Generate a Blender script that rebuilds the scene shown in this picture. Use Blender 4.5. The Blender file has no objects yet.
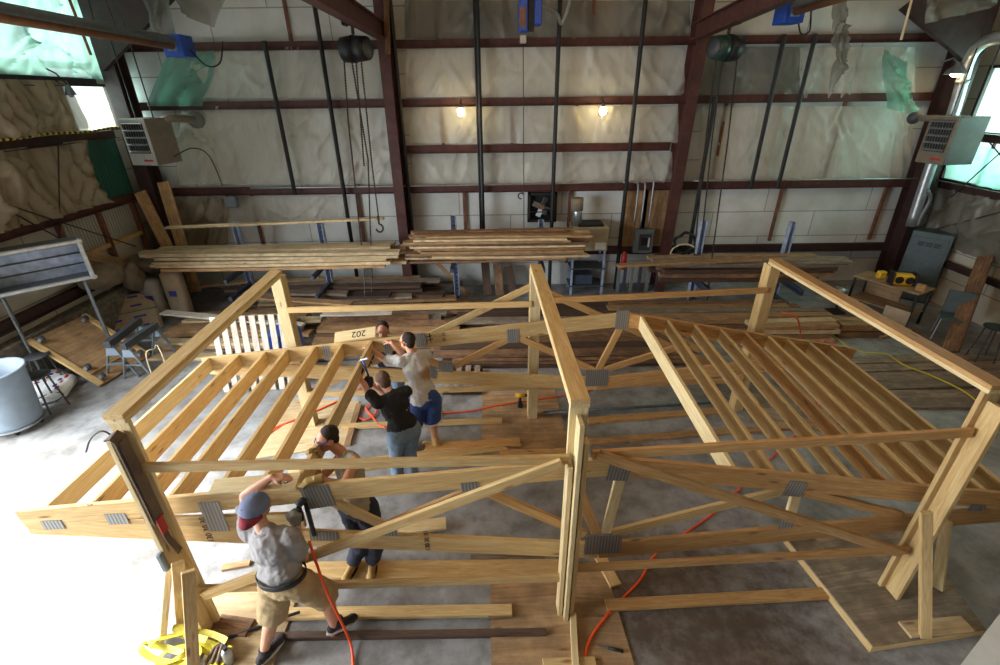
import bpy, bmesh, math, random
from mathutils import Vector, Matrix, noise
random.seed(7)
V = Vector
C = bpy.context.scene.collection
PI = math.pi

# ------------------------------------------------------------------ camera
H, FOC, PITCH, ROLL, YAW = 4.45, 473.98, .4706, .0128, .0354
_c, _s, _cr, _sr = math.cos(PITCH), math.sin(PITCH), math.cos(ROLL), math.sin(ROLL)
UP0 = V((0, _s, _c)); FW = V((0, _c, -_s))
CR = V((1, 0, 0)) * _cr - UP0 * _sr
CU = V((1, 0, 0)) * _sr + UP0 * _cr
EYE = V((0, 0, H))
def ray(x, y): return CR * ((x - 500) / FOC) - CU * ((y - 332.5) / FOC) + FW
def wY(x, y, Y): d = ray(x, y); return EYE + d * (Y / d.y)
def wZ(x, y, Z=0.): d = ray(x, y); return EYE + d * ((Z - H) / d.z)
def wX(x, y, X): d = ray(x, y); return EYE + d * (X / d.x)
_cy, _sy = math.cos(YAW), math.sin(YAW)
def S(x, y, z): return V((x * _cy - y * _sy, x * _sy + y * _cy, z))
def unS(p): return V((p.x * _cy + p.y * _sy, -p.x * _sy + p.y * _cy, p.z))
def sY(x, y, Y): d = ray(x, y); t = Y / unS(d).y; return unS(EYE + d * t)

cam = bpy.data.objects.new('camera', bpy.data.cameras.new('camera'))
C.objects.link(cam)
cam.matrix_world = Matrix(((CR.x, CU.x, -FW.x, EYE.x), (CR.y, CU.y, -FW.y, EYE.y), (CR.z, CU.z, -FW.z, EYE.z), (0, 0, 0, 1)))
cam.data.sensor_width = 36; cam.data.lens = FOC / 1000 * 36; cam.data.clip_start = .05; cam.data.clip_end = 200
sc = bpy.context.scene
sc.camera = cam

# --------------------------------------------------------------- materials
def lin(r, g, b):
    f = lambda u: (u / 255 / 12.92) if u / 255 <= .04045 else ((u / 255 + .055) / 1.055) ** 2.4
    return (f(r), f(g), f(b), 1)
class NT:
    def __init__(s, name):
        s.m = bpy.data.materials.new(name); s.m.use_nodes = True
        s.t = s.m.node_tree; s.n = s.t.nodes; s.b = s.n['Principled BSDF']; s.out = s.n['Material Output']
    def add(s, t, **k):
        n = s.n.new(t)
        for a, v in k.items():
            if a.startswith('i_'): n.inputs[a[2:].replace('_', ' ')].default_value = v
            else: setattr(n, a, v)
        return n
    def link(s, a, b): s.t.links.new(a, b)
    def mix(s, fac, a, b, mode='MIX'):
        n = s.add('ShaderNodeMix', data_type='RGBA', blend_type=mode)
        for sock, v in ((0, fac), (6, a), (7, b)):
            if hasattr(v, 'links'): s.link(v, n.inputs[sock])
            else: n.inputs[sock].default_value = v
        return n.outputs[2]
    def ramp(s, src, stops):
        n = s.add('ShaderNodeValToRGB'); e = n.color_ramp.elements
        while len(e) < len(stops): e.new(.5)
        for i, (p, c) in enumerate(stops): e[i].position = p; e[i].color = c if len(c) == 4 else (*c, 1)
        s.link(src, n.inputs[0]); return n.outputs[0]
    def noise(s, vec=None, scale=5, detail=3, rough=.5, dist=0):
        n = s.add('ShaderNodeTexNoise'); n.inputs['Scale'].default_value = scale; n.inputs['Detail'].default_value = detail
        n.inputs['Roughness'].default_value = rough; n.inputs['Distortion'].default_value = dist
        if vec is not None: s.link(vec, n.inputs['Vector'])
        return n.outputs['Fac']
    def coords(s, scale=(1, 1, 1), rnd=0., space='Object'):
        tc = s.add('ShaderNodeTexCoord'); mp = s.add('ShaderNodeMapping'); mp.inputs['Scale'].default_value = scale
        if rnd:
            oi = s.add('ShaderNodeObjectInfo'); mu = s.add('ShaderNodeVectorMath', operation='SCALE')
            cx = s.add('ShaderNodeCombineXYZ')
            for i in range(3): s.link(oi.outputs['Random'], cx.inputs[i])
            s.link(cx.outputs[0], mu.inputs[0]); mu.inputs['Scale'].default_value = rnd
            s.link(mu.outputs[0], mp.inputs['Location'])
        s.link(tc.outputs[space], mp.inputs['Vector']); return mp.outputs[0]
    def rnd(s): return s.add('ShaderNodeObjectInfo').outputs['Random']
    def bump(s, src, strength=.3, dist=.01):
        n = s.add('ShaderNodeBump'); n.inputs['Strength'].default_value = strength; n.inputs['Distance'].default_value = dist
        s.link(src, n.inputs['Height']); s.link(n.outputs[0], s.b.inputs['Normal'])
    def col(s, c): s.link(c, s.b.inputs['Base Color'])
    def rough(s, r): s.b.inputs['Roughness'].default_value = r
def plain(name, rgb, rough=.6, metal=0., var=.12, scale=8):
    t = NT(name); a = lin(*rgb); n = t.noise(t.coords(), scale, 4)
    k = 1 - var * 1.5; b = tuple(x * k for x in a[:3]) + (1,)
    h = tuple(min(1, x * (1 + var)) for x in a[:3]) + (1,)
    t.col(t.ramp(n, [(.3, b), (.7, h)])); t.rough(rough); t.b.inputs['Metallic'].default_value = metal
    return t.m
def wood(name, light, dark, knot, rough=.65, tint=.25, knots=True, grime=0., gs=1.0):
    t = NT(name)
    v = t.coords((.9 * gs, 9 * gs, 9 * gs), 37.); g = t.noise(v, 3.2, 6, .6, 1.3)
    base = t.ramp(g, [(.32, lin(*dark)), (.5, tuple((a + b) / 2 for a, b in zip(lin(*light), lin(*dark)))), (.66, lin(*light))])
    v2 = t.coords((.35, 26, 26), 11.); f = t.noise(v2, 4, 3, .5)
    base = t.mix(.2, base, t.ramp(f, [(.35, (.62, .55, .48)), (.65, (1.1, 1.08, 1.04))]), 'MULTIPLY')
    if knots:
        vo = t.add('ShaderNodeTexVoronoi', feature='F1'); vo.inputs['Scale'].default_value = 1.0
        t.link(t.coords((1.9, 7.5, 7.5), 19.), vo.inputs['Vector'])
        k = t.ramp(vo.outputs['Distance'], [(.0, (.9, .9, .9)), (.06, (.7, .7, .7)), (.13, (0, 0, 0))])
        base = t.mix(k, base, lin(*knot))
    hs = t.add('ShaderNodeHueSaturation'); mr = t.add('ShaderNodeMapRange')
    mr.inputs['To Min'].default_value = 1 - tint; mr.inputs['To Max'].default_value = 1 + tint * .5
    t.link(t.rnd(), mr.inputs['Value']); t.link(mr.outputs[0], hs.inputs['Value']); t.link(base, hs.inputs['Color'])
    c = hs.outputs[0]
    if grime:
        gm = t.noise(t.coords((2, 2, 2), 5.), 2.2, 5, .65)
        c = t.mix(t.ramp(gm, [(.42, (grime,) * 3), (.62, (0, 0, 0))]), c, lin(70, 60, 52))
    t.col(c); t.rough(rough); t.bump(g, .15, .004)
    return t.m
M = {}
M['pine'] = wood('new_pine', (214, 186, 132), (190, 150, 94), (116, 74, 40), tint=.18)
M['pine_warm'] = wood('warm_pine', (204, 162, 106), (172, 124, 70), (100, 60, 30), tint=.18)
M['pine_pale'] = wood('pale_pine', (224, 204, 160), (202, 174, 122), (130, 90, 54), tint=.12)
M['brown'] = wood('rough_brown_board', (176, 134, 96), (110, 74, 48), (60, 38, 24), .8, .4, grime=.5)
M['tan'] = wood('rough_tan_board', (196, 158, 112), (146, 108, 68), (74, 48, 30), .8, .3, grime=.3)
M['cream'] = wood('rough_cream_board', (226, 206, 168), (184, 154, 110), (84, 56, 36), .8, .2, grime=.25)
M['grey'] = wood('weathered_grey_board', (168, 152, 134), (110, 96, 82), (60, 50, 42), .85, .3, grime=.35)
M['white'] = wood('whitewashed_board', (208, 200, 188), (170, 160, 146), (120, 112, 104), .8, .1, knots=False, grime=.2)
M['dark'] = wood('dark_stained_board', (96, 70, 54), (56, 40, 32), (30, 22, 18), .75, .3, grime=.3)
M['ply'] = wood('plywood', (186, 152, 112), (152, 116, 78), (110, 70, 40), .7, .12, grime=.35, gs=.45)
M['plygrey'] = wood('worn_plywood', (176, 160, 138), (134, 114, 90), (90, 66, 46), .75, .12, grime=.45, gs=.45)
M['plypale'] = wood('pale_plywood', (206, 184, 146), (182, 152, 108), (120, 84, 52), .7, .1, grime=.2, gs=.45)
M['rust'] = plain('red_oxide_steel', (80, 44, 39), .6, .1, .25, 6)
M['rustdark'] = plain('dark_brown_steel', (58, 36, 34), .65, .1, .25, 6)
M['blacksteel'] = plain('black_pipe_steel', (34, 33, 35), .5, .3, .2)
M['stud'] = plain('rusty_brown_stud', (112, 70, 52), .7, 0, .3)
M['galv'] = plain('galvanised_steel', (168, 172, 176), .38, .75, .12, 14)
M['galvdark'] = plain('dull_zinc', (116, 120, 124), .5, .6, .15, 14)
M['blue'] = plain('blue_paint', (34, 78, 178), .4, 0, .15)
M['rackblue'] = plain('blue_grey_steel', (160, 174, 200), .5, .1, .2)
M['rackdark'] = plain('dark_blue_grey_steel', (66, 74, 92), .5, .2, .2)
M['heater'] = plain('taupe_sheet_metal', (120, 110, 96), .5, .1, .1)
M['heaterface'] = plain('silver_grey_front', (176, 176, 172), .45, .1, .08)
M['cabgrey'] = plain('dark_cabinet_grey', (74, 88, 92), .5, .1, .12); M['heatershade'] = plain('shaded_sheet_metal', (72, 66, 60), .5, .1, .1)  # heater metal copied darker, the right corner's shade put into its colour
M['black'] = plain('black_rubber', (22, 22, 24), .6, 0, .2)
M['darkgrey'] = plain('dark_grey_paint', (66, 70, 74), .55, .1, .15)
M['midgrey'] = plain('mid_grey_paint', (112, 122, 128), .5, .1, .12)
M['lightgrey'] = plain('light_grey_plastic', (132, 146, 160), .5, 0, .06)
M['greenhoist'] = plain('dark_green_enamel', (34, 60, 54), .4, .1, .2)
M['chain'] = plain('oily_chain_steel', (62, 60, 58), .45, .6, .2)
M['orange'] = plain('orange_rubber', (240, 84, 26), .5, 0, .08)
M['yellow'] = plain('yellow_webbing', (196, 182, 44), .6, 0, .12)
M['yellowcord'] = plain('yellow_cord', (206, 186, 40), .6, 0, .1)
M['toolyellow'] = plain('yellow_tool_plastic', (226, 176, 30), .45, 0, .08)
M['red'] = plain('red_paint', (176, 40, 34), .5, 0, .1)
M['whitepaint'] = plain('white_paint', (226, 230, 232), .5, 0, .04)
M['beige'] = plain('beige_enamel', (172, 160, 138), .5, 0, .12)
M['card'] = plain('cardboard', (176, 158, 134), .8, 0, .08)
M['bag'] = plain('grey_paper_sack', (164, 160, 154), .8, 0, .08)
M['stamp'] = plain('black_ink', (40, 34, 30), .8, 0, .1)
M['inkblue'] = plain('blue_ink', (64, 66, 150), .8, 0, .1)
M['inkorange'] = plain('orange_ink', (206, 128, 60), .8, 0, .1)
M['inkteal'] = plain('teal_strap', (60, 140, 120), .6, 0, .1)
M['tarp'] = plain('dusty_tarp', (126, 112, 94), .85, 0, .25, 4)
M['rope'] = plain('pale_rope', (206, 190, 156), .8, 0, .1)
M['webbrown'] = plain('brown_leather', (92, 74, 60), .7, 0, .2)
M['copper'] = plain('tan_brown_metal', (132, 88, 56), .6, 0, .2)
M['brick'] = plain('dusty_concrete_block', (120, 112, 100), .9, 0, .3, 12)
def plate_mat():
    t = NT('nail_plate_steel'); w = t.add('ShaderNodeTexWave', wave_type='BANDS', bands_direction='X')
    w.inputs['Scale'].default_value = 11; w.inputs['Distortion'].default_value = .6
    t.link(t.coords(), w.inputs['Vector'])
    t.col(t.ramp(w.outputs['Fac'], [(.2, lin(122, 120, 116)), (.8, lin(154, 152, 148))]))
    t.rough(.45); t.b.inputs['Metallic'].default_value = .5; t.bump(w.outputs['Fac'], .4, .004); return t.m
M['plate'] = plate_mat()
def floor_mat():
    t = NT('stained_concrete'); v = t.coords((1, 1, 1))
    a = t.noise(v, .55, 6, .62, .6); b = t.noise(v, 3.2, 6, .7); c = t.noise(v, 28, 3)
    base = t.ramp(a, [(.34, lin(112, 106, 100)), (.5, lin(142, 142, 142)), (.66, lin(166, 168, 172))])
    sep = t.add('ShaderNodeSeparateXYZ'); t.link(v, sep.inputs[0])
    def sub(axis, val, sc_):
        n = t.add('ShaderNodeMath', operation='SUBTRACT'); t.link(sep.outputs[axis], n.inputs[0]); n.inputs[1].default_value = val
        m = t.add('ShaderNodeMath', operation='MULTIPLY'); t.link(n.outputs[0], m.inputs[0]); m.inputs[1].default_value = sc_
        p = t.add('ShaderNodeMath', operation='POWER'); ab = t.add('ShaderNodeMath', operation='ABSOLUTE')
        t.link(m.outputs[0], ab.inputs[0]); t.link(ab.outputs[0], p.inputs[0]); p.inputs[1].default_value = 2; return p.outputs[0]
    ad = t.add('ShaderNodeMath', operation='ADD'); t.link(sub(0, 1.9, .42), ad.inputs[0]); t.link(sub(1, 2.6, .5), ad.inputs[1])
    ad2 = t.add('ShaderNodeMath', operation='MULTIPLY_ADD'); t.link(b, ad2.inputs[0]); ad2.inputs[1].default_value = 1.1; t.link(ad.outputs[0], ad2.inputs[2])
    stain = t.ramp(ad2.outputs[0], [(.55, (.8,) * 3), (1.55, (0, 0, 0))])
    base = t.mix(stain, base, lin(86, 68, 52))
    base = t.mix(.75, base, t.ramp(b, [(.38, (.52, .5, .48)), (.58, (1.06, 1.06, 1.08))]), 'MULTIPLY')
    cr = t.noise(v, 1.1, 8, .75, 2.0)
    base = t.mix(t.ramp(cr, [(.62, (0, 0, 0)), (.72, (.18,) * 3)]), base, lin(206, 204, 200))
    t.col(base); t.rough(.55); t.bump(c, .08, .004); return t.m
M['floor'] = floor_mat()
def insul_mat(name, tone):
    t = NT(name); br = t.add('ShaderNodeTexBrick'); br.inputs['Scale'].default_value = 1
    br.inputs['Brick Width'].default_value = 2.44; br.inputs['Row Height'].default_value = .6; br.inputs['Mortar Size'].default_value = .012
    a = lin(*tone); br.inputs['Color1'].default_value = a; br.inputs['Color2'].default_value = tuple(x * .93 for x in a[:3]) + (1,)
    br.inputs['Mortar'].default_value = tuple(x * .45 for x in a[:3]) + (1,)
    t.link(t.coords((1, 1, 1)), br.inputs['Vector'])
    n = t.noise(t.coords((1, 1, 1)), 1.3, 6, .6)
    t.col(t.mix(.6, br.outputs['Color'], t.ramp(n, [(.35, (.72, .7, .66)), (.6, (1, 1, 1))]), 'MULTIPLY')); t.rough(.6); return t.m
M['insul'] = insul_mat('white_insulation_board', (210, 212, 210))
M['insulside'] = insul_mat('dusty_insulation_board', (196, 188, 172))
def plastic(name, tone, alpha, trans=.25):
    t = NT(name); n = t.noise(t.coords((3, 3, .8)), 2.2, 6, .65, 1.5)
    a = lin(*tone); t.col(t.ramp(n, [(.3, tuple(x * .86 for x in a[:3])), (.68, a)]))
    t.b.inputs['Roughness'].default_value = .16; t.b.inputs['Specular IOR Level'].default_value = .8; t.b.inputs['Alpha'].default_value = alpha
    wv = t.noise(t.coords((7, 7, 1.3)), 2.0, 5, .6, 2.5); t.bump(wv, .25, .04)
    tr = t.add('ShaderNodeBsdfTranslucent'); tr.inputs['Color'].default_value = a
    mx = t.add('ShaderNodeMixShader'); mx.inputs[0].default_value = trans
    t.link(t.b.outputs[0], mx.inputs[1]); t.link(tr.outputs[0], mx.inputs[2]); t.link(mx.outputs[0], t.out.inputs[0]); return t.m
M['plastic'] = plastic('clear_plastic_sheet', (222, 217, 202), .4, .1)
M['plasticdust'] = plastic('dusty_plastic_sheet', (166, 150, 124), .82, .15)
M['plasticgreen'] = plastic('green_tinted_plastic', (160, 214, 198), .4, .6)
M['plasticgrey'] = plastic('smoky_plastic_sheet', (134, 132, 122), .6, .3)
def corrug(name, tone):
    t = NT(name); w = t.add('ShaderNodeTexWave', wave_type='BANDS', bands_direction='Y'); w.inputs['Scale'].default_value = 4.2
    t.link(t.coords(), w.inputs['Vector']); a = lin(*tone)
    t.col(a_ := t.ramp(w.outputs['Fac'], [(0, tuple(x * .7 for x in a[:3])), (1, a)])); t.rough(.5); t.bump(w.outputs['Fac'], .8, .03); return t.m
M['corrgreen'] = corrug('green_corrugated_panel', (20, 92, 74))
M['corrgrey'] = corrug('grey_corrugated_panel', (172, 168, 158))
def emit(name, rgb, s):
    t = NT(name); t.b.inputs['Emission Color'].default_value = lin(*rgb); t.b.inputs['Emission Strength'].default_value = s
    t.col(t.ramp(t.noise(), [(0, lin(*rgb)), (1, lin(*rgb))])); return t.m
M['bulb'] = emit('lit_bulb', (255, 226, 160), 40)
def glass():
    t = NT('window_glass'); t.b.inputs['Base Color'].default_value = (.9, 1, .98, 1); t.rough(.05); t.b.inputs['Alpha'].default_value = .12; return t.m
M['glass'] = glass()
def fabric(name, rgb, var=.12, rough=.9):
    t = NT(name); a = lin(*rgb); n = t.noise(t.coords((1, 1, 1)), 9, 5, .6)
    t.col(t.ramp(n, [(.3, tuple(x * (1 - var * 1.4) for x in a[:3])), (.7, tuple(min(1, x * (1 + var)) for x in a[:3]))])); t.rough(rough)
    t.bump(t.noise(t.coords((1, 1, 1)), 260, 2), .12, .002); return t.m
M['skin'] = fabric('fair_skin', (206, 152, 124), .07, .5)
M['skintan'] = fabric('tanned_skin', (186, 128, 98), .07, .5)

# ------------------------------------------------------------ mesh helpers
class MB:
    def __init__(s): s.bm = bmesh.new()
    def box(s, c, size, M3=None, bev=0.):
        m = Matrix.Translation(V(c)) @ (M3.to_4x4() if M3 else Matrix()) @ Matrix.Diagonal((*size, 1))
        r = bmesh.ops.create_cube(s.bm, size=1, matrix=m)
        if bev:
            es = list({e for v in r['verts'] for e in v.link_edges})
            bmesh.ops.bevel(s.bm, geom=es, offset=bev, segments=1, affect='EDGES', profile=.5)
        return s
    def cone(s, A, B, r1, r2=None, n=14, caps=True):
        A, B = V(A), V(B); r2 = r1 if r2 is None else r2; d = B - A; L = d.length
        if L < 1e-6: return s
        q = d.to_track_quat('Z', 'Y').to_matrix().to_4x4()
        bmesh.ops.create_cone(s.bm, cap_ends=caps, segments=n, radius1=r1, radius2=r2, depth=L, matrix=Matrix.Translation((A + B) / 2) @ q)
        return s
    def ball(s, c, r, M3=None, n=14):
        r = (r, r, r) if not hasattr(r, '__len__') else r
        m = Matrix.Translation(V(c)) @ (M3.to_4x4() if M3 else Matrix()) @ Matrix.Diagonal((*r, 1))
        bmesh.ops.create_uvsphere(s.bm, u_segments=n, v_segments=max(6, n * 2 // 3), radius=1, matrix=m); return s
    def cap(s, A, B, r1, r2=None, n=12):
        r2 = r1 if r2 is None else r2
        s.cone(A, B, r1, r2, n); s.ball(A, r1, n=n); s.ball(B, r2, n=n); return s
    def tube(s, pts, r, n=8, closed=False):
        pts = [V(p) for p in pts]; N = len(pts); rings = []; up = None
        for i, p in enumerate(pts):
            a = pts[(i - 1) % N] if (closed or i > 0) else p; b = pts[(i + 1) % N] if (closed or i < N - 1) else p
            d = (b - a).normalized()
            if up is None: up = d.orthogonal().normalized()
            up = (up - d * up.dot(d)); up = up.normalized() if up.length > 1e-5 else d.orthogonal().normalized()
            w = d.cross(up); rr = r[i] if hasattr(r, '__len__') else r
            rings.append([s.bm.verts.new(p + (up * math.cos(2 * PI * k / n) + w * math.sin(2 * PI * k / n)) * rr) for k in range(n)])
        for i in range(N if closed else N - 1):
            a, b = rings[i], rings[(i + 1) % N]
            for k in range(n): s.bm.faces.new((a[k], a[(k + 1) % n], b[(k + 1) % n], b[k]))
        if not closed: s.bm.faces.new(rings[0][::-1]); s.bm.faces.new(rings[-1])
        return s
    def ribbon(s, pts, w, t, ups=None):
        """flat strap of width w and thickness t through pts"""
        pts = [V(p) for p in pts]; N = len(pts); rings = []
        for i, p in enumerate(pts):
            d = (pts[min(i + 1, N - 1)] - pts[max(i - 1, 0)]).normalized(); up = V(ups[i]) if ups else V((0, 0, 1))
            sd = d.cross(up); sd = sd.normalized() if sd.length > 1e-5 else V((1, 0, 0)); u = sd.cross(d)
            rings.append([s.bm.verts.new(p + sd * a * w / 2 + u * b * t / 2) for a, b in ((-1, -1), (1, -1), (1, 1), (-1, 1))])
        for i in range(N - 1):
            for k in range(4): s.bm.faces.new((rings[i][k], rings[i][(k + 1) % 4], rings[i + 1][(k + 1) % 4], rings[i + 1][k]))
        s.bm.faces.new(rings[0][::-1]); s.bm.faces.new(rings[-1]); return s
    def lathe(s, prof, n=28, c=(0, 0, 0)):
        c = V(c); rings = []
        for r, z in prof: rings.append([s.bm.verts.new(c + V((r * math.cos(2 * PI * k / n), r * math.sin(2 * PI * k / n), z))) for k in range(n)])
        for a, b in zip(rings, rings[1:]):
            for k in range(n): s.bm.faces.new((a[k], a[(k + 1) % n], b[(k + 1) % n], b[k]))
        return s
    def prism(s, pts, d):
        """polygon pts extruded by vector d"""
        d = V(d); a = [s.bm.verts.new(V(p)) for p in pts]; b = [s.bm.verts.new(V(p) + d) for p in pts]; n = len(pts)
        s.bm.faces.new(a[::-1]); s.bm.faces.new(b)
        for k in range(n): s.bm.faces.new((a[k], a[(k + 1) % n], b[(k + 1) % n], b[k]))
        return s
    def xf(s, m): bmesh.ops.transform(s.bm, matrix=m, verts=s.bm.verts); return s
    def build(s, name, mat, parent=None, smooth=False, mw=None):
        bmesh.ops.recalc_face_normals(s.bm, faces=s.bm.faces)
        me = bpy.data.meshes.new(name); s.bm.to_mesh(me); s.bm.free()
        me.materials.append(M[mat] if isinstance(mat, str) else mat)
        if smooth:
            for p in me.polygons: p.use_smooth = True
        return link(name, me, parent, mw)
WM = {}                                    # world matrix of every object built
def link(name, data, parent=None, mw=None):
    o = bpy.data.objects.new(name, data); C.objects.link(o)
    mw = mw if mw is not None else Matrix()
    if parent is not None:
        o.parent = parent; o.matrix_basis = WM[parent.name].inverted() @ mw
    else: o.matrix_basis = mw
    WM[o.name] = mw.copy(); return o
def tag(o, label, cat=None, group=None, kind=None):
    if label: o['label'] = label
    if cat: o['category'] = cat
    if group: o['group'] = group
    if kind: o['kind'] = kind
    return o
def thing(name, label, cat, loc=(0, 0, 0), group=None):
    return tag(link(name, None, None, Matrix.Translation(V(loc))), label, cat, group)
def frame(A, B, nrm):
    A, B = V(A), V(B); x = (B - A).normalized(); n = V(nrm); z = n - x * n.dot(x)
    z = z.normalized() if z.length > 1e-5 else x.orthogonal().normalized(); y = z.cross(x); c = (A + B) / 2
    return Matrix(((x.x, y.x, z.x, c.x), (x.y, y.y, z.y, c.y), (x.z, y.z, z.z, c.z), (0, 0, 0, 1)))
def board(name, A, B, w, t, mat, parent=None, nrm=(0, 0, 1), bev=.003, warp=0., ragged=0.):
    """a plank from A to B, w wide, t thick (t along nrm), grain along its own x axis"""
    L = (V(B) - V(A)).length; b = MB()
    if warp or ragged:
        n = max(4, int(L / .5)); ph = random.uniform(0, 6); rings = []
        for i in range(n + 1):
            x = -L / 2 + L * i / n; zz = warp * math.sin(ph + 3.1 * i / n); yy = warp * .6 * math.cos(ph * 1.7 + 2.5 * i / n)
            ww = w * (1 + ragged * random.uniform(-1, .2)) / 2
            ex = ragged * w * random.uniform(-.6, .6) if i in (0, n) else 0
            rings.append([b.bm.verts.new((x + (ex if a > 0 else -ex), yy + a * ww, zz + c_ * t / 2)) for a, c_ in ((-1, -1), (1, -1), (1, 1), (-1, 1))])
        for i in range(n):
            for k in range(4): b.bm.faces.new((rings[i][k], rings[i][(k + 1) % 4], rings[i + 1][(k + 1) % 4], rings[i + 1][k]))
        b.bm.faces.new(rings[0][::-1]); b.bm.faces.new(rings[-1])
    else: b.box((0, 0, 0), (L, w, t), bev=bev)
    return b.build(name, mat, parent, mw=frame(A, B, nrm))
def struct(o): o['kind'] = 'structure'; return o
def text(name, s, size, mat, parent, mw, flip=False):
    cu = bpy.data.curves.new(name, 'FONT'); cu.body = s; cu.size = size; cu.extrude = .0008; cu.align_x = 'CENTER'; cu.align_y = 'CENTER'
    tmp = bpy.data.objects.new(name, cu); C.objects.link(tmp)
    me = bpy.data.meshes.new_from_object(tmp.evaluated_get(bpy.context.evaluated_depsgraph_get()))
    bpy.data.objects.remove(tmp); me.materials.clear(); me.materials.append(M[mat])
    return link(name, me, parent, mw)
def arc(a, b, sag, n=10):
    a, b = V(a), V(b)
    return [a.lerp(b, i / n) - V((0, 0, sag)) * (1 - (2 * i / n - 1) ** 2) for i in range(n + 1)]
def spline(pts, n=8):
    pts = [V(p) for p in pts]; out = []
    P_ = [pts[0] * 2 - pts[1]] + pts + [pts[-1] * 2 - pts[-2]]
    for i in range(1, len(P_) - 2):
        p0, p1, p2, p3 = P_[i - 1:i + 3]
        for k in range(n):
            t = k / n; out.append(.5 * ((2 * p1) + (p2 - p0) * t + (2 * p0 - 5 * p1 + 4 * p2 - p3) * t * t + (3 * p1 - p0 - 3 * p2 + p3) * t ** 3))
    out.append(pts[-1]); return out
# ------------------------------------------------------------ the building
WB, WL, WR = 11.45, -8.25, 9.98
struct(MB().box((2, 5, -.06), (46, 40, .12)).build('floor', 'floor'))
def wallq(name, mat, o, ux, w, h, holes=()):
    """vertical wall: local x along ux, local y up, holes (x0,x1,y0,y1); .12 thick"""
    xs = sorted({0, w, *[a for hh in holes for a in hh[:2]]}); ys = sorted({0, h, *[a for hh in holes for a in hh[2:]]})
    b = MB()
    for x0, x1 in zip(xs, xs[1:]):
        for y0, y1 in zip(ys, ys[1:]):
            cx, cy = (x0 + x1) / 2, (y0 + y1) / 2
            if any(a < cx < b_ and c < cy < d for a, b_, c, d in holes): continue
            b.box((cx, cy, -.06), (x1 - x0, y1 - y0, .12))
    bmesh.ops.remove_doubles(b.bm, verts=b.bm.verts, dist=1e-4)
    ux = V(ux); z = ux.cross(V((0, 0, 1))); o = V(o)
    return struct(b.build(name, mat, mw=Matrix(((ux.x, 0, z.x, o.x), (ux.y, 0, z.y, o.y), (ux.z, 1, z.z, o.z), (0, 0, 0, 1)))))
wallq('wall_back', 'insul', (WL, WB, 0), (1, 0, 0), WR - WL, 7.2)
# left wall: local x runs towards the back wall; big door opening near the camera, a window and a translucent panel
LY0 = -9.
lw = lambda y: y - LY0
wallq('wall_left', 'insulside', (WL, LY0, 0), (0, 1, 0), WB - LY0, 7.2,
      [(lw(-1.2), lw(5.35), 0, 5.0), (lw(10.12), lw(11.22), 3.86, 4.63), (lw(9.95), lw(11.0), 4.78, 4.93), (lw(6.2), lw(11.2), 5.05, 6.5)])
# right wall: local x runs away from the back wall
rw = lambda y: WB - y
wallq('wall_right', 'insulside', (WR, WB, 0), (0, -1, 0), WB - LY0, 7.2, [(rw(10.95), rw(8.4), 2.62, 3.42), (rw(10.8), rw(8.2), 3.6, 4.75)])
wallq('wall_front', 'insulside', (WR, LY0, 0), (-1, 0, 0), WR - WL, 7.2, [(13.5, 17.5, 1.2, 5.0)])  # opening in this unseen wall is added and sized for fill daylight
b = MB()
b.prism([(WL - .2, WB + .2, 7.2), (WL - .2, LY0, 7.2), (WL - .2, LY0, 7.3), (WL - .2, 1, 9.0), (WL - .2, WB + .2, 7.3)], (WR - WL + .4, 0, 0))
struct(b.build('ceiling', 'insulside'))
# windows
def pane(name, pts, th, mat='glass'):
    n = (V(pts[1]) - V(pts[0])).cross(V(pts[2]) - V(pts[0])).normalized()
    return struct(MB().prism(pts, n * th).build(name, mat))
def winframe(parent, X, y0, y1, z0, z1, mat, w=.05, bars=0):
    b = MB()
    for (ya, yb, za, zb) in ((y0, y1, z0 - w, z0), (y0, y1, z1, z1 + w), (y0 - w, y0, z0 - w, z1 + w), (y1, y1 + w, z0 - w, z1 + w)):
        b.box((X, (ya + yb) / 2, (za + zb) / 2), (.08, yb - ya, zb - za))
    for k in range(bars):
        y = y0 + (y1 - y0) * (k + 1) / (bars + 1); b.box((X, y, (z0 + z1) / 2), (.05, .03, z1 - z0))
    return b.build('window_frame', mat, parent)
w1 = pane('window_1', [(WL + .01, 10.12, 3.86), (WL + .01, 11.22, 3.86), (WL + .01, 11.22, 4.63), (WL + .01, 10.12, 4.63)], .01)
winframe(w1, WL + .02, 10.12, 11.22, 3.86, 4.63, 'rustdark')
w2 = pane('window_2', [(WL + .01, 9.95, 4.78), (WL + .01, 11.0, 4.78), (WL + .01, 11.0, 4.93), (WL + .01, 9.95, 4.93)], .01)
w5 = pane('window_5', [(WL - .06, 6.2, 5.05), (WL - .06, 11.2, 5.05), (WL - .06, 11.2, 6.5), (WL - .06, 6.2, 6.5)], .01)
w3 = pane('window_3', [(WR - .02, 8.4, 2.62), (WR - .02, 10.95, 2.62), (WR - .02, 10.95, 3.42), (WR - .02, 8.4, 3.42)], .01)
winframe(w3, WR - .04, 8.4, 10.95, 2.62, 3.42, 'rustdark', bars=2)
w4 = pane('window_4', [(WR - .02, 8.2, 3.6), (WR - .02, 10.8, 3.6), (WR - .02, 10.8, 4.75), (WR - .02, 8.2, 4.75)], .01)
winframe(w4, WR - .04, 8.2, 10.8, 3.6, 4.75, 'rustdark', bars=2)

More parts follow.
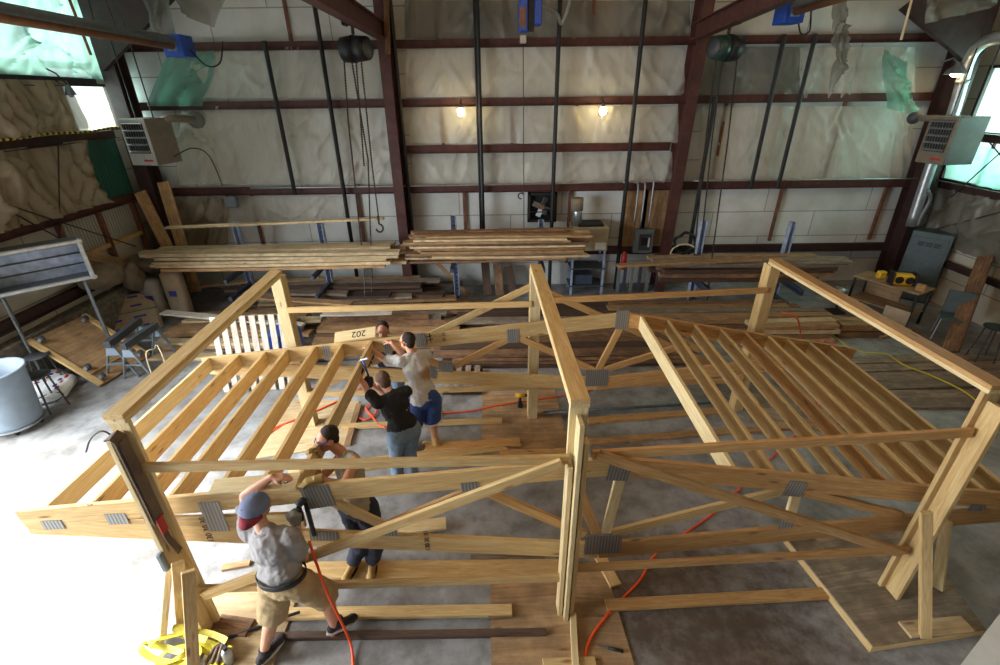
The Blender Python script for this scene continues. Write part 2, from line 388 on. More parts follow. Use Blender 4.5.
# steel: columns, rafters, girts, pipes
def ibeam(name, A, B, d, w, mat, nrm, t=.02):
    """I-section from A to B, depth d along nrm, flange width w"""
    L = (V(B) - V(A)).length; b = MB()
    b.box((0, 0, d / 2 - t / 2), (L, w, t)).box((0, 0, -d / 2 + t / 2), (L, w, t)).box((0, 0, 0), (L, t * .8, d - 2 * t))
    return struct(b.build(name, mat, mw=frame(A, B, nrm)))
CX = [wY(397, 150, 11.15).x, wY(676, 150, 11.15).x]          # the two column lines
for k, x in enumerate(CX):
    ibeam('steel_column', (x, 11.1, 0), (x - (0.0 if k == 0 else -.12), 11.1, 6.1), .5, .22, 'rust', (0, -1, 0))
    top = wY(385 if k == 0 else 690, 28, 10.9)
    ibeam('roof_rafter', (x, 10.95, top.z - .05), (x, 2., top.z + (.1 if k == 0 else .45)), .3, .18, 'rust', (0, .19, 1))
ibeam('steel_column', (WL + .45, 11.0, 0), (WL + .55, 11.0, 6.4), .4, .3, 'rustdark', (0, -1, 0))
ibeam('steel_column', (WR - .4, 11.0, 0), (WR - .6, 11.0, 6.4), .5, .3, 'rustdark', (0, -1, 0))
# haunch plates at the corner columns
struct(MB().prism([(WL + .5, 10.7, 6.3), (WL + .5, 10.7, 4.9), (WL + 2.6, 10.7, 6.3)], (0, .12, 0)).build('rafter_haunch', 'rustdark'))
struct(MB().prism([(WR - .5, 10.7, 6.3), (WR - .5, 10.7, 4.75), (WR - 2.3, 10.7, 5.75), (WR - 1.6, 10.7, 6.3)], (0, .12, 0)).build('rafter_haunch', 'rustdark'))
def zgirt(name, A, B, d, mat, nrm):
    L = (V(B) - V(A)).length; b = MB()
    b.box((0, 0, 0), (L, .014, d)).box((0, .045, d / 2 - .006), (L, .09, .012)).box((0, -.045, -d / 2 + .006), (L, .09, .012))
    return struct(b.build(name, mat, mw=frame(A, B, nrm)))
YG = 11.28
for z, x0, x1 in ((wY(500, 43, YG).z, WL + .3, WR - .3), (wY(500, 102, YG).z, WL + .3, WR - .3), (wY(500, 188, YG).z, WL + .3, WR - .3), (wY(540, 148, YG).z, CX[0] + .1, CX[1] - .1), (.95, WL + .3, WR - .3)):
    zgirt('wall_girt', (x0, YG, z), (x1, YG, z), .16, 'rust' if z > 1 else 'rustdark', (0, 0, 1))
for z, m in ((3.74, 'rustdark'), (2.45, 'rust'), (1.1, 'rustdark'), (4.71, 'rustdark')):
    zgirt('side_girt', (WL + .14, 5.4, z), (WL + .14, 10.9, z), .16, m, (0, 0, 1))
for z, m in ((3.5, 'rust'), (2.5, 'rustdark'), (.95, 'rustdark')):
    zgirt('side_girt', (WR - .14, 4, z), (WR - .14, 10.9, z), .16, m, (0, 0, 1))
def vpipe(px, py, z0, z1, r=.045, mat='blacksteel', name='wall_pipe', Y=11.08):
    p = wY(px, py, Y); return struct(MB().cone((p.x, Y, z0), (p.x, Y, z1), r, n=10).build(name, mat))
for px, py, z0, z1 in ((278, 110, 2.4, 5.4), (331, 110, .0, 6.3), (400.5, 110, .0, 6.3), (480, 110, 0, 6.3), (556, 110, 0, 6.3), (634, 110, 0, 6.3),
                       (708, 140, .6, 4.3), (768, 110, 2.4, 5.4), (797, 110, 2.4, 5.4)):
    vpipe(px, py, z0, z1)
vpipe(477, 110, 1, 6.3, .02, name='wall_conduit'); 
for px, py, z0, z1 in ((287, 20, 5.4, 6.3), (436, 20, 5.4, 6.3), (505, 20, 5.4, 6.3), (593, 20, 5.4, 6.3), (512, 125, 3.4, 4.2), (576, 125, 3.4, 4.2), (442, 125, 3.4, 4.2),
                       (350, 130, 2.5, 4.2), (838, 130, 2.5, 4.2), (722, 130, 2.5, 4.2), (776, 215, 1.1, 2.4), (878, 215, 1.1, 2.4), (258, 225, .5, 2.4), (360, 215, .5, 2.4), (464, 200, 1, 2.4), (569, 215, .6, 2.4), (674, 215, 1, 2.4), (474, 75, 4.3, 5.2)):
    p = wY(px, py, 11.36); struct(MB().box((p.x, 11.38, (z0 + z1) / 2), (.06, .06, z1 - z0)).build('wall_stud', 'stud'))
# conduit run along the back wall at the third girt and its drop to the panel
zc = wY(500, 186, 11.1).z
def conduit(pts, r, lab):
    return tag(MB().tube(spline(pts, 5), r, 8).build('conduit', 'galv', smooth=True), lab, 'conduit')
conduit([(wY(250, 187, 11.1).x, 11.1, zc + .02), (0, 11.1, zc + .03), (wY(620, 184, 11.1).x, 11.1, zc + .05)], .018, 'long thin galvanised conduit running level across the back wall above the lumber racks')
for k, px in enumerate((638, 645, 653)):
    p = wY(px, 190, 11.08); q = wY(px, 227, 11.08)
    conduit([(p.x - .35 + k * .25, 11.08, zc + .05), (p.x - .1 + .05 * k, 11.08, zc + .05), (p.x, 11.08, zc - .1), (p.x, 11.08, q.z)], .02,
            ('leftmost', 'middle', 'rightmost')[k] + ' of three bent conduits dropping into the grey breaker panel')
conduit([(wY(690, 187, 11.1).x, 11.1, zc + .06), (wY(800, 187, 11.1).x, 11.1, zc + .05), (wY(925, 187, 11.1).x, 11.1, zc + .05)], .018, 'thin conduit running level across the back wall to the flue pipe in the corner')

# sheets of plastic over the insulation
def sheet(label, P00, P10, P11, P01, mat='plastic', amp=.05, n=44, seed=0, sag=0., th=.0):
    """sheet with corners lower-left, lower-right, upper-right, upper-left, crumpled by amp towards the room"""
    P00, P10, P11, P01 = map(V, (P00, P10, P11, P01)); nr = (P10 - P00).cross(P01 - P00).normalized(); b = MB(); g = []
    Wd, Ht = (P10 - P00).length, (P01 - P00).length; rs = random.Random(seed * 31 + 5)
    n = int(min(110, max(16, Wd / .045))); m = int(min(60, max(10, Ht / .045))); cr = []
    for _ in range(int(5 + Wd * Ht * 9)):                       # creases, most of them running down or slanting away from the staples
        an = rs.gauss(PI / 2, .55); L = rs.uniform(.25, .9); cr.append((rs.uniform(0, Wd), rs.uniform(0, Ht), math.cos(an), math.sin(an), L, rs.uniform(.018, .05), rs.uniform(.3, 1.) * rs.choice((1, 1, -.5))))
    for j in range(m + 1):
        r = []
        for i in range(n + 1):
            u, v = i / n, j / m; p = (P00.lerp(P10, u)).lerp(P01.lerp(P11, u), v); x, y = u * Wd, v * Ht
            k = .8 * noise.noise(V((x * 1.6 + seed, y * 1.1, seed * 1.7))) + .3 * noise.noise(V((x * 5 + y * 2, y * 3 - seed, 3.1)))
            for cx, cy_, ca, sa, L, wd, am in cr:
                dx, dy = x - cx, y - cy_; al = dx * ca + dy * sa
                if abs(al) < L:
                    ac = abs(-dx * sa + dy * ca)
                    if ac < wd * 4: k += am * math.exp(-ac / wd) * (1 - (al / L) ** 2)
            r.append(b.bm.verts.new(p + nr * (amp * 1.7 * k)))
        g.append(r)
    for j in range(m):
        for i in range(n): b.bm.faces.new((g[j][i], g[j][i + 1], g[j + 1][i + 1], g[j + 1][i]))
    return tag(b.build('plastic_sheet', mat, smooth=True), label, 'plastic sheet', 'plastic sheeting on the shed walls')
YS = 11.33
def bsheet(label, x0, y0, x1, y1, **k):
    a, c, d, e = wY(x0, y1, YS), wY(x1, y1, YS), wY(x1, y0, YS), wY(x0, y0, YS); return sheet(label, a, c, d, e, **k)
bsheet('crumpled clear plastic stapled in the upper row left of the left rust column', 190, 47, 384, 98, amp=.045, seed=1)
bsheet('creased clear plastic in the second row, left of the left rust column', 205, 106, 392, 184, amp=.05, seed=2)
bsheet('clear plastic in the upper row between the two rust columns', 406, 47, 684, 97, amp=.045, seed=3, n=56)
bsheet('narrow strip of plastic behind the two lit bulbs', 410, 106, 678, 143, amp=.045, seed=4, n=56)
bsheet('strip of plastic below the two lit bulbs, above the third girt', 412, 152, 672, 184, amp=.045, seed=5, n=56)
bsheet('plastic in the top row above the highest girt, between the columns', 405, 0, 690, 39, amp=.04, seed=6, n=56, mat='plasticgrey')
bsheet('greenish plastic in the upper row right of the hoist', 800, 47, 915, 98, amp=.06, seed=7)
bsheet('wide greenish plastic sheet hanging in folds right of the right rust column', 700, 106, 912, 184, amp=.045, seed=8, n=56)
bsheet('thin plastic in the upper row beside the right hoist chains', 700, 47, 800, 98, amp=.05, seed=9, mat='plasticgrey')
bsheet('low plastic sheet under the third girt at the left, above the board stack', 180, 196, 345, 222, amp=.05, seed=10)
bsheet('brownish plastic behind the leaning planks in the left corner', 176, 198, 228, 250, amp=.05, seed=11, mat='plasticdust')
# green sheet peeling in the left corner
sheet('pale green plastic drooping in folds in the left corner beside the heater duct', wY(148, 106, 11.2), wY(205, 106, 11.2), wY(215, 50, 11.25), wY(172, 56, 11.2), mat='plasticgreen', amp=.14, seed=12)
sheet('loose plastic hanging behind the left unit heater', wY(176, 185, 11.2), wY(215, 182, 11.2), wY(212, 112, 11.2), wY(180, 112, 11.2), mat='plastic', amp=.12, seed=13)
sheet('torn plastic tail hanging below the second girt at the right corner', wY(885, 108, 11.0), wY(918, 118, 11.0), wY(905, 62, 11.0), wY(880, 50, 11.0), mat='plasticgreen', amp=.12, seed=14)
# left wall sheets
XL = WL + .2
def lsheet(label, y0, y1, z0, z1, **k): return sheet(label, (XL, y0, z0), (XL, y1, z0), (XL, y1, z1), (XL, y0, z1), **k)
lsheet('dusty tan plastic bulging on the left wall below the window girt', 6.2, 10.0, 2.5, 3.7, mat='plasticdust', amp=.12, seed=15, n=50)
lsheet('dusty plastic on the left wall beside the lit window', 6.0, 10.1, 3.85, 4.72, mat='plasticdust', amp=.1, seed=16, n=50)
sheet('glowing sea green plastic across the top of the left wall', wX(-60, 70, WL + .25), wX(146, 82, WL + .25), wX(112, -25, WL + .25), wX(-60, -60, WL + .25), mat='plasticgreen', amp=.1, seed=17, n=56)
sheet('smoky plastic hanging from the roof at the left beside the rust haunch', wY(150, 42, 10), wY(178, 36, 10), wY(172, -20, 10), wY(140, -20, 10), mat='plasticgrey', amp=.15, seed=18)
sheet('smoky plastic bag of sheeting sagging from the roof near the left rafter', wY(182, 10, 10), wY(215, 28, 10), wY(240, -25, 10), wY(165, -25, 10), mat='plasticgrey', amp=.2, seed=19)
sheet('torn plastic hanging from the roof at the upper right', wY(925, 24, 9.6), wY(990, 8, 9.2), wY(1010, -20, 9.2), wY(930, -25, 9.6), mat='plasticgrey', amp=.2, seed=20)
sheet('strip of smoky plastic hanging right of the blue burner box', wY(826, 96, 10.6), wY(842, 70, 10.6), wY(845, -5, 10.6), wY(832, -5, 10.6), mat='plasticgrey', amp=.12, seed=21)
XR = WR - .1
sheet('dusty plastic on the right wall below the bright window', (XR, 10.9, 1.3), (XR, 8.6, 1.3), (XR, 8.4, 2.45), (XR, 10.9, 2.45), mat='plasticgrey', amp=.1, seed=22)
sheet('bright green tinted plastic over the lower right window', (XR + .02, 10.9, 2.6), (XR + .02, 8.3, 2.6), (XR + .02, 8.3, 3.1), (XR + .02, 10.9, 3.42), mat='plasticgreen', amp=.05, seed=23)
# green and grey corrugated panels of the left wall (outside skin seen where the insulation is missing)
struct(MB().box((WL + .04, 10.55, 3.1), (.04, .85, 1.15)).build('trim_1', 'corrgreen'))
struct(MB().box((WL + .04, 9.75, 2.05), (.04, 2.1, .66)).build('trim_2', 'corrgrey'))
for y in (8.75, 9.75, 10.75): struct(MB().box((WL + .1, y, 1.8), (.08, .09, 1.2)).build('wall_stud', 'stud'))
struct(MB().box((WL + .1, 9.75, 1.68), (.08, 2.2, .08)).build('trim_3', 'pine'))
# cross bracing rods of the left and right wall
for A, B in (((WL + .25, 6.0, 4.6), (WL + .25, 9.4, 1.3)), ((WL + .27, 6.0, 4.0), (WL + .27, 10.2, 1.5)), ((WL + .25, 9.3, 3.7), (WL + .25, 8.4, 1.9))):
    struct(MB().cone(A, B, .012, n=8).build('brace_rod', 'rustdark'))
for A, B in (((WR - .2, 10.9, 1.35), (WR - .2, 8.2, 2.8)), ((WR - .2, 10.4, 2.3), (WR - .2, 9.0, 4.4)), ((WR - .2, 10.8, 3.9), (WR - .2, 8.4, 2.4))):
    struct(MB().cone(A, B, .012, n=8).build('brace_rod', 'rustdark'))

# ---------------------------------------------------------- timber frame
Lx, Cx, Rx, Yn, Yf = -2.642, .68, 3.845, 2.86, 5.80
tf = thing('timber_frame', 'raw pine post and beam frame of six posts standing around the roof trusses', 'frame', S(Cx, (Yn + Yf) / 2, 0))
def sb(name, a, b, w, t, mat, par, nrm=(0, 0, 1), **k):
    n = S(*nrm); return board(name, S(*a), S(*b), w, t, mat, par, n, **k)
base = {(Rx, Yn): .1}
for X in (Lx, Cx, Rx):
    for Y, sg in ((Yn, -1), (Yf, 1)):
        z0 = base.get((X, Y), .022)
        m = 'pine_pale' if X != Rx else 'pine'
        p = sb('post', (X, Y, z0), (X, Y, 2.372), .14, .038, m, tf, (0, 1, 0))
        if sg < 0:
            sb('post_ply', (X, Y - .019 - .07, z0), (X, Y - .019 - .07, 2.30), .14, .038, m, p, (1, 0, 0))
            if X == Cx:
                sb('post_ply', (X - .05, Y - .06, .02), (X - .05, Y - .06, 1.86), .09, .038, m, p, (1, 0, 0))
                sb('post_ply', (X + .055, Y - .075, .02), (X + .055, Y - .075, 2.1), .09, .038, 'pine', p, (1, 0, 0))
        else:
            sb('post_ply', (X + (.05 if X < 0 else -.05), Y + .09, z0), (X + (.05 if X < 0 else -.05), Y + .09, 2.36), .14, .038, 'pine', p, (1, 0, 0))
for X in (Lx, Cx, Rx):
    m = {Lx: 'pine', Cx: 'pine', Rx: 'pine_warm'}[X]
    sb('top_beam', (X, Yn - .04, 2.43), (X, Yf + .06, 2.43), .145, .038, m, tf)
    sb('top_beam', (X, Yn - .04, 2.391), (X, Yf + .06, 2.391), .145, .038, 'pine_pale', tf)
YRn, YRf = Yn - .05, Yf + .04
for a, b, Y, m in (((Lx + .06, 1.975), (Cx - .06, 1.90), YRn, 'pine'), ((Cx + .12, 1.935), (Rx - .05, 2.02), YRn, 'pine_warm'),
                   ((Lx + .05, .57), (Cx - .06, .50), YRn, 'pine'), ((Cx + .05, .62), (Rx - .03, .67), YRn, 'pine_warm'),
                   ((Lx + .05, 1.93), (Cx - .05, 1.92), YRf - .06, 'pine'), ((Cx + .06, 1.96), (Rx - .04, 2.03), YRf - .06, 'pine_warm'),
                   ((Lx + .05, .60), (Cx - .05, .6), YRf - .06, 'pine'), ((Cx + .06, .6), (Rx - .05, .6), YRf - .06, 'pine_warm')):
    sb('rail', (a[0], Y, a[1]), (b[0], Y, b[1]), .078, .038, m, tf, (0, 1, 0))
for a, b, Y, m in (((Cx - .12, 1.9), (Lx + .1, .53), YRn - .04, 'pine'), ((Cx + .16, 1.97), (Rx - .13, .68), YRn - .04, 'pine_warm'),
                   ((Cx - .03, 2.14), (Lx + .1, .58), YRf + .04, 'pine'), ((Cx + .12, 2.06), (Rx - .1, .62), YRf + .04, 'pine_warm')):
    sb('diagonal_brace', (a[0], Y, a[1]), (b[0], Y, b[1]), .089, .038, m, tf, (0, 1, 0))
# kickers from the posts down to the floor
def kick(p0, p1, w=.089, m='pine', n=(1, 0, 0)): return board('kicker', p0, p1, w, .038, m, tf, n)
q = S(Lx - .02, Yn - .22, 0)
kick(wY(188, 571, 2.42), (wZ(196, 700).x, wZ(196, 700).y, .02), n=(.6, -.8, 0))
kick(wY(178, 563, 2.55), (wZ(182, 625, .02)), n=(.6, -.8, 0))
kick(wY(170, 560, 2.7), (wZ(163, 640, .02)), n=(1, .3, 0), m='pine_pale')
kick(wZ(925, 637, .12), S(*sY(926, 512, Yn - .2)), n=(0, 1, .3))
kick(wZ(938, 588, .11), S(*sY(946, 520, Yn + .04)), m='pine_pale', n=(1, .4, 0))
a = wZ(660, 571 + 65, .12); 
sb('kicker_cleat', (Rx - .18, 2.42, .125), (Rx + .42, 2.44, .125), .14, .03, 'plypale', tf)
# base sheets
def slab(name, pts, z, th, mat, parent=None, label=None, cat=None, **k):
    b = MB().prism([(p.x, p.y, z) for p in pts], (0, 0, th)); c = sum((V((p.x, p.y, 0)) for p in pts), V()) / len(pts); c.z = z
    d = (pts[1] - pts[0]).normalized(); mw = Matrix(((d.x, -d.y, 0, c.x), (d.y, d.x, 0, c.y), (0, 0, 1, c.z), (0, 0, 0, 1)))
    b.xf(mw.inverted()); o = b.build(name, mat, parent, mw=mw); return tag(o, label, cat, **k) if label else o
slab('plywood_sheet', [S(Cx - .78, Yf - .75, 0), S(Cx + .45, Yf - .78, 0), S(Cx + .45, Yf + .75, 0), S(Cx - .75, Yf + .72, 0)], 0, .02, 'ply', label='stained plywood sheet on the floor under the far middle post', cat='plywood')
slab('plywood_sheet', [S(Cx - .72, 1.35, 0), S(Cx + .55, 1.33, 0), S(Cx + .5, 3.3, 0), S(Cx - .7, 3.3, 0)], 0, .02, 'ply', label='stained plywood sheet on the floor under the near middle post', cat='plywood')
slab('plywood_sheet', [wZ(238, 462), wZ(347, 446), wZ(359, 402), wZ(296, 400)], 0, .02, 'plypale', label='pale plywood sheet on the floor under the far left post', cat='plywood')
slab('plywood_sheet', [wZ(200, 690), wZ(265, 690), wZ(300, 590), wZ(214, 590)], 0, .02, 'plypale', label='pale plywood sheet under the near left post and the yellow straps', cat='plywood')
rp = thing('platform', 'low plywood platform edged with pine under the near right post', 'platform', S(Rx, 2.9, 0))
pts = [wZ(873, 646, .1), wZ(986, 629, .1), wZ(900, 512, .1), wZ(782, 532, .1)]
slab('deck', pts, .082, .018, 'plygrey', rp)
for i in range(4):
    a, b_ = pts[i].copy(), pts[(i + 1) % 4].copy(); a.z = b_.z = .041
    nn = (b_ - a).cross(V((0, 0, 1))).normalized(); board('edge_board', a - nn * .019, b_ - nn * .019, .08, .038, 'pine', rp, nn)
a = wZ(950, 560); slab('plywood_sheet', [wZ(745, 420), wZ(850, 440), wZ(850, 395), wZ(750, 392)], 0, .02, 'plygrey', label='grey plywood sheet on the floor beneath the far right post', cat='plywood')

# ----------------------------------------------------------- roof frame
rf = thing('roof_frame', 'low gable roof frame of two nail-plated pine trusses joined by purlins', 'roof frame', S(Cx, 4.3, 0))
def chord(a, b, Y, w, m, name='chord', t=.038): return sb(name, (a[0], Y, a[1]), (b[0], Y, b[1]), w, t, m, rf, (0, 1, 0))
def plate(par, x, z, w, h, Y, ang=0.):
    c = S(x, Y, z); m = Matrix.Translation(c) @ Matrix.Rotation(YAW, 4, 'Z') @ Matrix.Rotation(-ang, 4, 'Y')
    return MB().box((0, 0, 0), (w, .004, h)).build('nail_plate', 'plate', par, mw=m)
W8, HW = .19, .095
YN, YF = 2.98, 5.58
# near truss (edge line minus half a board gives the board axis)
NL, NP, NR, NB = (-3.9, 1.43), (1.03, 1.755), (5.45, 1.03), (1.0, .535)
tl = chord((NL[0], NL[1] - HW - .01), (NP[0], NP[1] - HW), YN, W8, 'pine', 'top_chord')
tr = chord((NP[0], NP[1] - HW), (NR[0], NR[1] - HW), YN, W8, 'pine_warm', 'top_chord')
bl = chord((-3.88, 1.19 + HW * .6), (NB[0], NB[1] + HW), YN + .001, W8, 'pine', 'bottom_chord')
br = chord((NB[0], NB[1] + HW), (5.3, .83 + HW), YN + .001, W8, 'pine_warm', 'bottom_chord')
sb('chord_filler', (-3.4, YN, 1.2), (-1.6, YN, 1.18), .17, .034, 'pine', rf, (0, 1, 0))
def web(ax, ay, bx, by, Y=YN, m='pine_warm', w=.089):
    a, b = sY(ax, ay, Y), sY(bx, by, Y); return sb('web', (a.x, Y, a.z), (b.x, Y, b.z), w, .036, m, rf, (0, 1, 0))
web(596, 532, 571, 470); web(606, 532, 621, 474, m='pine_pale')
web(585, 534, 480, 489); web(468, 492, 392, 523); web(330, 500, 386, 526, m='pine')
web(612, 533, 785, 490, m='pine'); web(796, 494, 788, 522, m='pine_pale'); web(806, 492, 900, 515, m='pine_warm')
Yp = YN - .022
for par, px, py, w, h, ang in ((tr, 619, 472, .19, .19, -.12), (bl, 603, 545, .34, .24, 0), (tl, 470, 487, .15, .1, .07), (tl, 318, 497, .24, .24, .15), (bl, 324, 536, .24, .12, -.1),
                         (bl, 386, 531, .2, .12, -.1), (tr, 795, 489, .17, .17, -.16), (br, 786, 524, .13, .11, .1), (bl, 214, 517, .17, .34, 0), (tl, 117, 519, .17, .12, .0), (bl, 53, 525, .17, .1, 0), (tr, 977, 508, .16, .08, -.1)):
    p = sY(px, py, Yp); plate(par, p.x, p.z, w, h, Yp, ang)
# far truss
FL, FP, FR, FB = (-3.74, 1.365), (1.83, 1.855), (5.15, 1.2), (1.56, .66)
W8F = .2
ftl = chord((FL[0], FL[1] - .1), (FP[0], FP[1] - .1), YF, W8F, 'pine', 'top_chord')
ftr = chord((FP[0], FP[1] - .1), (FR[0], FR[1] - .1), YF, W8F, 'pine_warm', 'top_chord')
fbl = chord((-3.74, 1.17 + .05), (FB[0], FB[1] + .1), YF + .001, W8F, 'pine', 'bottom_chord')
fbr = chord((FB[0], FB[1] + .1), (5.1, .98 + .1), YF + .001, W8F, 'pine_warm', 'bottom_chord')
for a in ((594, 370, 515, 336), (510, 338, 455, 366), (598, 370, 621, 326), (604, 370, 690, 343), (640, 318, 700, 350), (445, 368, 392, 340)): web(*a, Y=YF)
Yp = YF - .022
for par, px, py, w, h, ang in ((ftr, 622, 320, .17, .27, 0), (fbl, 597, 378, .32, .27, 0), (ftl, 513, 336, .16, .2, .05), (fbl, 446, 367, .19, .16, -.1), (fbl, 431, 373, .15, .17, -.1),
                         (ftl, 421, 340, .14, .2, .05), (ftl, 327, 353, .1, .22, .0), (ftl, 388, 349, .1, .16, 0)):
    p = sY(px, py, Yp); plate(par, p.x, p.z, w, h, Yp, ang)
def edge(P, L_, R_, x):
    (x0, z0), (x1, z1) = (L_, P) if x < P[0] else (P, R_)
    return z0 + (z1 - z0) * (x - x0) / (x1 - x0)
for k, px in enumerate((206, 237, 265, 287, 316, 343, 373)):
    x = sY(px, 350, YF).x; zf = edge(FP, FL, FR, x) - .1; x2 = x - .02; zn = edge(NP, NL, NR, x2) - .1
    if k == 6: x2, zn = x - .12, zn - .02
    sb('purlin', (x, YF - .02, zf), (x2, YN + .02, zn), .19, .038, 'pine' if k else 'pine_pale', rf, (1, 0, 0))
for k, px in enumerate((639, 666, 693, 720, 745.5, 769.5, 789, 813, 835.6)):
    x = sY(px, 330, YF).x; zf = edge(FP, FL, FR, x) - .1; x2 = x + .03; zn = edge(NP, NL, NR, x2) - .1
    sb('purlin', (x, YF - .02, zf), (x2, YN + .02, zn), .19, .038, 'pine_pale' if k == 0 else ('pine_warm' if k == 4 else 'pine'), rf, (1, 0, 0))
# loose offcuts nailed on as scabs, printed stamps
_a, _b = sY(335, 338, YF + .05), sY(376, 332, YF + .05); sc1 = sb('scab', (_a.x, YF + .05, _a.z), (_b.x, YF + .05, _b.z), .16, .038, 'pine_pale', rf, (0, -.6, 1))
_a, _b = sY(212, 488, YN + .05), sY(299, 481, YN + .05); sc2 = sb('scab', (_a.x, YN + .05, _a.z), (_b.x, YN + .05, _b.z), .16, .038, 'pine_pale', rf, (0, -.15, 1))
YAWM = Matrix.Rotation(YAW, 4, 'Z')
def stamp(s, px, py, Y, size, par, rot=0.):
    p = sY(px, py, Y); mw = Matrix.Translation(S(p.x, Y, p.z)) @ YAWM @ Matrix.Rotation(PI / 2, 4, 'X') @ Matrix.Rotation(rot, 4, 'Z')
    text('stamp', s, size, 'stamp', par, mw)
stamp('130 30 30', 207, 530, YN - .021, .075, bl, PI / 2)
stamp('130 30 30', 427, 541, YN - .021, .06, bl, PI / 2)
stamp('SYP', 90, 505, YN - .021, .03, tl, 0)
stamp('#', 428, 338, YF - .021, .2, ftl, .3)
stamp('30 30', 444, 337, YF - .021, .06, ftl, PI / 2)
mw = WM[sc1.name] @ Matrix.Translation(V((.05, 0, .021))) @ Matrix.Rotation(PI, 4, 'Z'); text('stamp', '202', .13, 'stamp', sc1, mw)
mw = WM[sc2.name] @ Matrix.Translation(V((.24, 0, .021))); text('stamp', '2S', .1, 'stamp', sc2, mw)
# ---------------------------------------------------- things on the walls
def chain(pts, r=.011, name='chain', parent=None, mat='chain'):
    a = []; P_ = [V(p) for p in pts]
    for p, q in zip(P_, P_[1:]):
        n = max(2, int((q - p).length / .022)); a += [p.lerp(q, i / n) for i in range(n)]
    a.append(P_[-1]); return MB().tube(a, [r if i % 2 else r * .45 for i in range(len(a))], 5).build(name, mat, parent)
def unit_heater(label, c, rot, bm_='heater', fm_='heaterface'):
    R3 = Matrix.Translation(c) @ Matrix.Rotation(rot, 4, 'Z')
    t = tag(link('unit_heater', None, None, R3), label, 'heater')
    MB().box((0, 0, 0), (.58, .62, .84), bev=.012).build('body', bm_, t, mw=R3)
    b = MB(); b.box((0, -.32, 0), (.58, .02, .84), bev=.004); b.build('front_panel', fm_, t, mw=R3)
    MB().box((0, -.331, .08), (.46, .012, .56)).build('grille_opening', 'black', t, mw=R3)
    for k in range(5):
        MB().box((0, -.345, -.16 + k * .125), (.46, .05, .018), Matrix.Rotation(.5, 3, 'X')).build('louver', 'galv', t, mw=R3)
    b = MB()
    for k in range(8): b.box((-.2 + k * .057, -.338, .08), (.01, .014, .56))
    b.build('grille_bars', 'galvdark', t, mw=R3)
    MB().box((.12, -.333, -.33), (.2, .006, .035)).build('red_badge', 'red', t, mw=R3)
    return t, R3
hl = wY(152, 141, 10.2); t, R3 = unit_heater('grey unit heater hanging in the left corner below the lit window, louvers facing out', hl, -.2)
q = R3.inverted() @ wY(196, 120, 11.0)
MB().tube(spline([(.1, .2, .34), (.35, .3, .4), q], 6), .075, 12).build('exhaust_pipe', 'heater', t, True, R3)
MB().ball(q, (.2, .14, .17), n=10).build('foil_wrap', 'plasticgrey', t, True, R3)
MB().tube(spline([(.3, .1, -.3), (.7, .2, -.15), (.95, .3, -.3), (1.0, .4, -.9)], 6), .012, 6).build('wire', 'black', t, mw=R3)
MB().cone((-.2, 0, .42), (-.2, 0, 2.0), .012).cone((.2, 0, .42), (.2, 0, 2.0), .012).build('hanger_rod', 'blacksteel', t, mw=R3)
hr = wY(952, 140, 9.75); t, R3 = unit_heater('shade-toned unit heater hanging in the right corner beside the flue pipe', hr, -PI / 2 + .1, 'heatershade', 'heater')  # body and front take darker materials that paint in the corner's shade
q = R3.inverted() @ wY(914, 118, 10.6)
MB().tube([(0, .25, .36), q], .06, 12).build('exhaust_pipe', 'heater', t, True, R3)
MB().ball(q, (.12, .12, .12), n=10).build('pipe_cap', 'darkgrey', t, True, R3)
MB().cone((-.2, 0, .42), (-.2, 0, 2.0), .012).cone((.2, 0, .42), (.2, 0, 2.0), .012).build('hanger_rod', 'blacksteel', t, mw=R3)
# radiant tube heaters
def tube_heater(label, e, L, rise, d):
    t = thing('tube_heater', label, 'heater', e)
    f = e + V((0, -L, rise))
    MB().cone(e, f, .07, n=14).build('burner_tube', 'copper', t, True)
    b = MB(); n = 12; r0 = []; 
    pr = [(.19 * math.cos(a), .15 * math.sin(a) + .0) for a in [PI * k / n for k in range(n + 1)]]
    pr = pr + [(x * .95, z * .94) for x, z in pr[::-1]]
    b.prism([e + V((x, -.25, z)) for x, z in pr], f - e - V((0, -.25, 0))); b.build('reflector', 'galvdark', t, True)
    MB().box(e + V((.0, .08, .0)), (.34, .4, .34), bev=.01).build('burner_box', 'blue', t)
    MB().box(e + V((.0, -.125, .02)), (.16, .02, .2)).build('nameplate', 'lightgrey', t)
    MB().tube(spline([e + V((.17, .1, -.05)), e + V((.35, .2, -.3)), e + V((.55, .3, -.25)), e + V((.6, .5, .1))], 6), .014, 6).build('gas_hose', 'black', t)
    for s in (.25, .6, .9):
        p = e.lerp(f, s); MB().cone(p + V((-.15, 0, .1)), p + V((0, 0, 1.6)), .008, n=6).cone(p + V((.15, 0, .1)), p + V((0, 0, 1.6)), .008, n=6).build('hanger_chain', 'chain', t)
    return t
tube_heater('long tube heater with a blue burner box at the upper left', wY(176, 46, 9.8), 6.5, .1, 0)
tube_heater('tube heater at the upper right edge of the roof with a blue burner box', wY(792, 12, 9.8), 6.5, .1, 0)
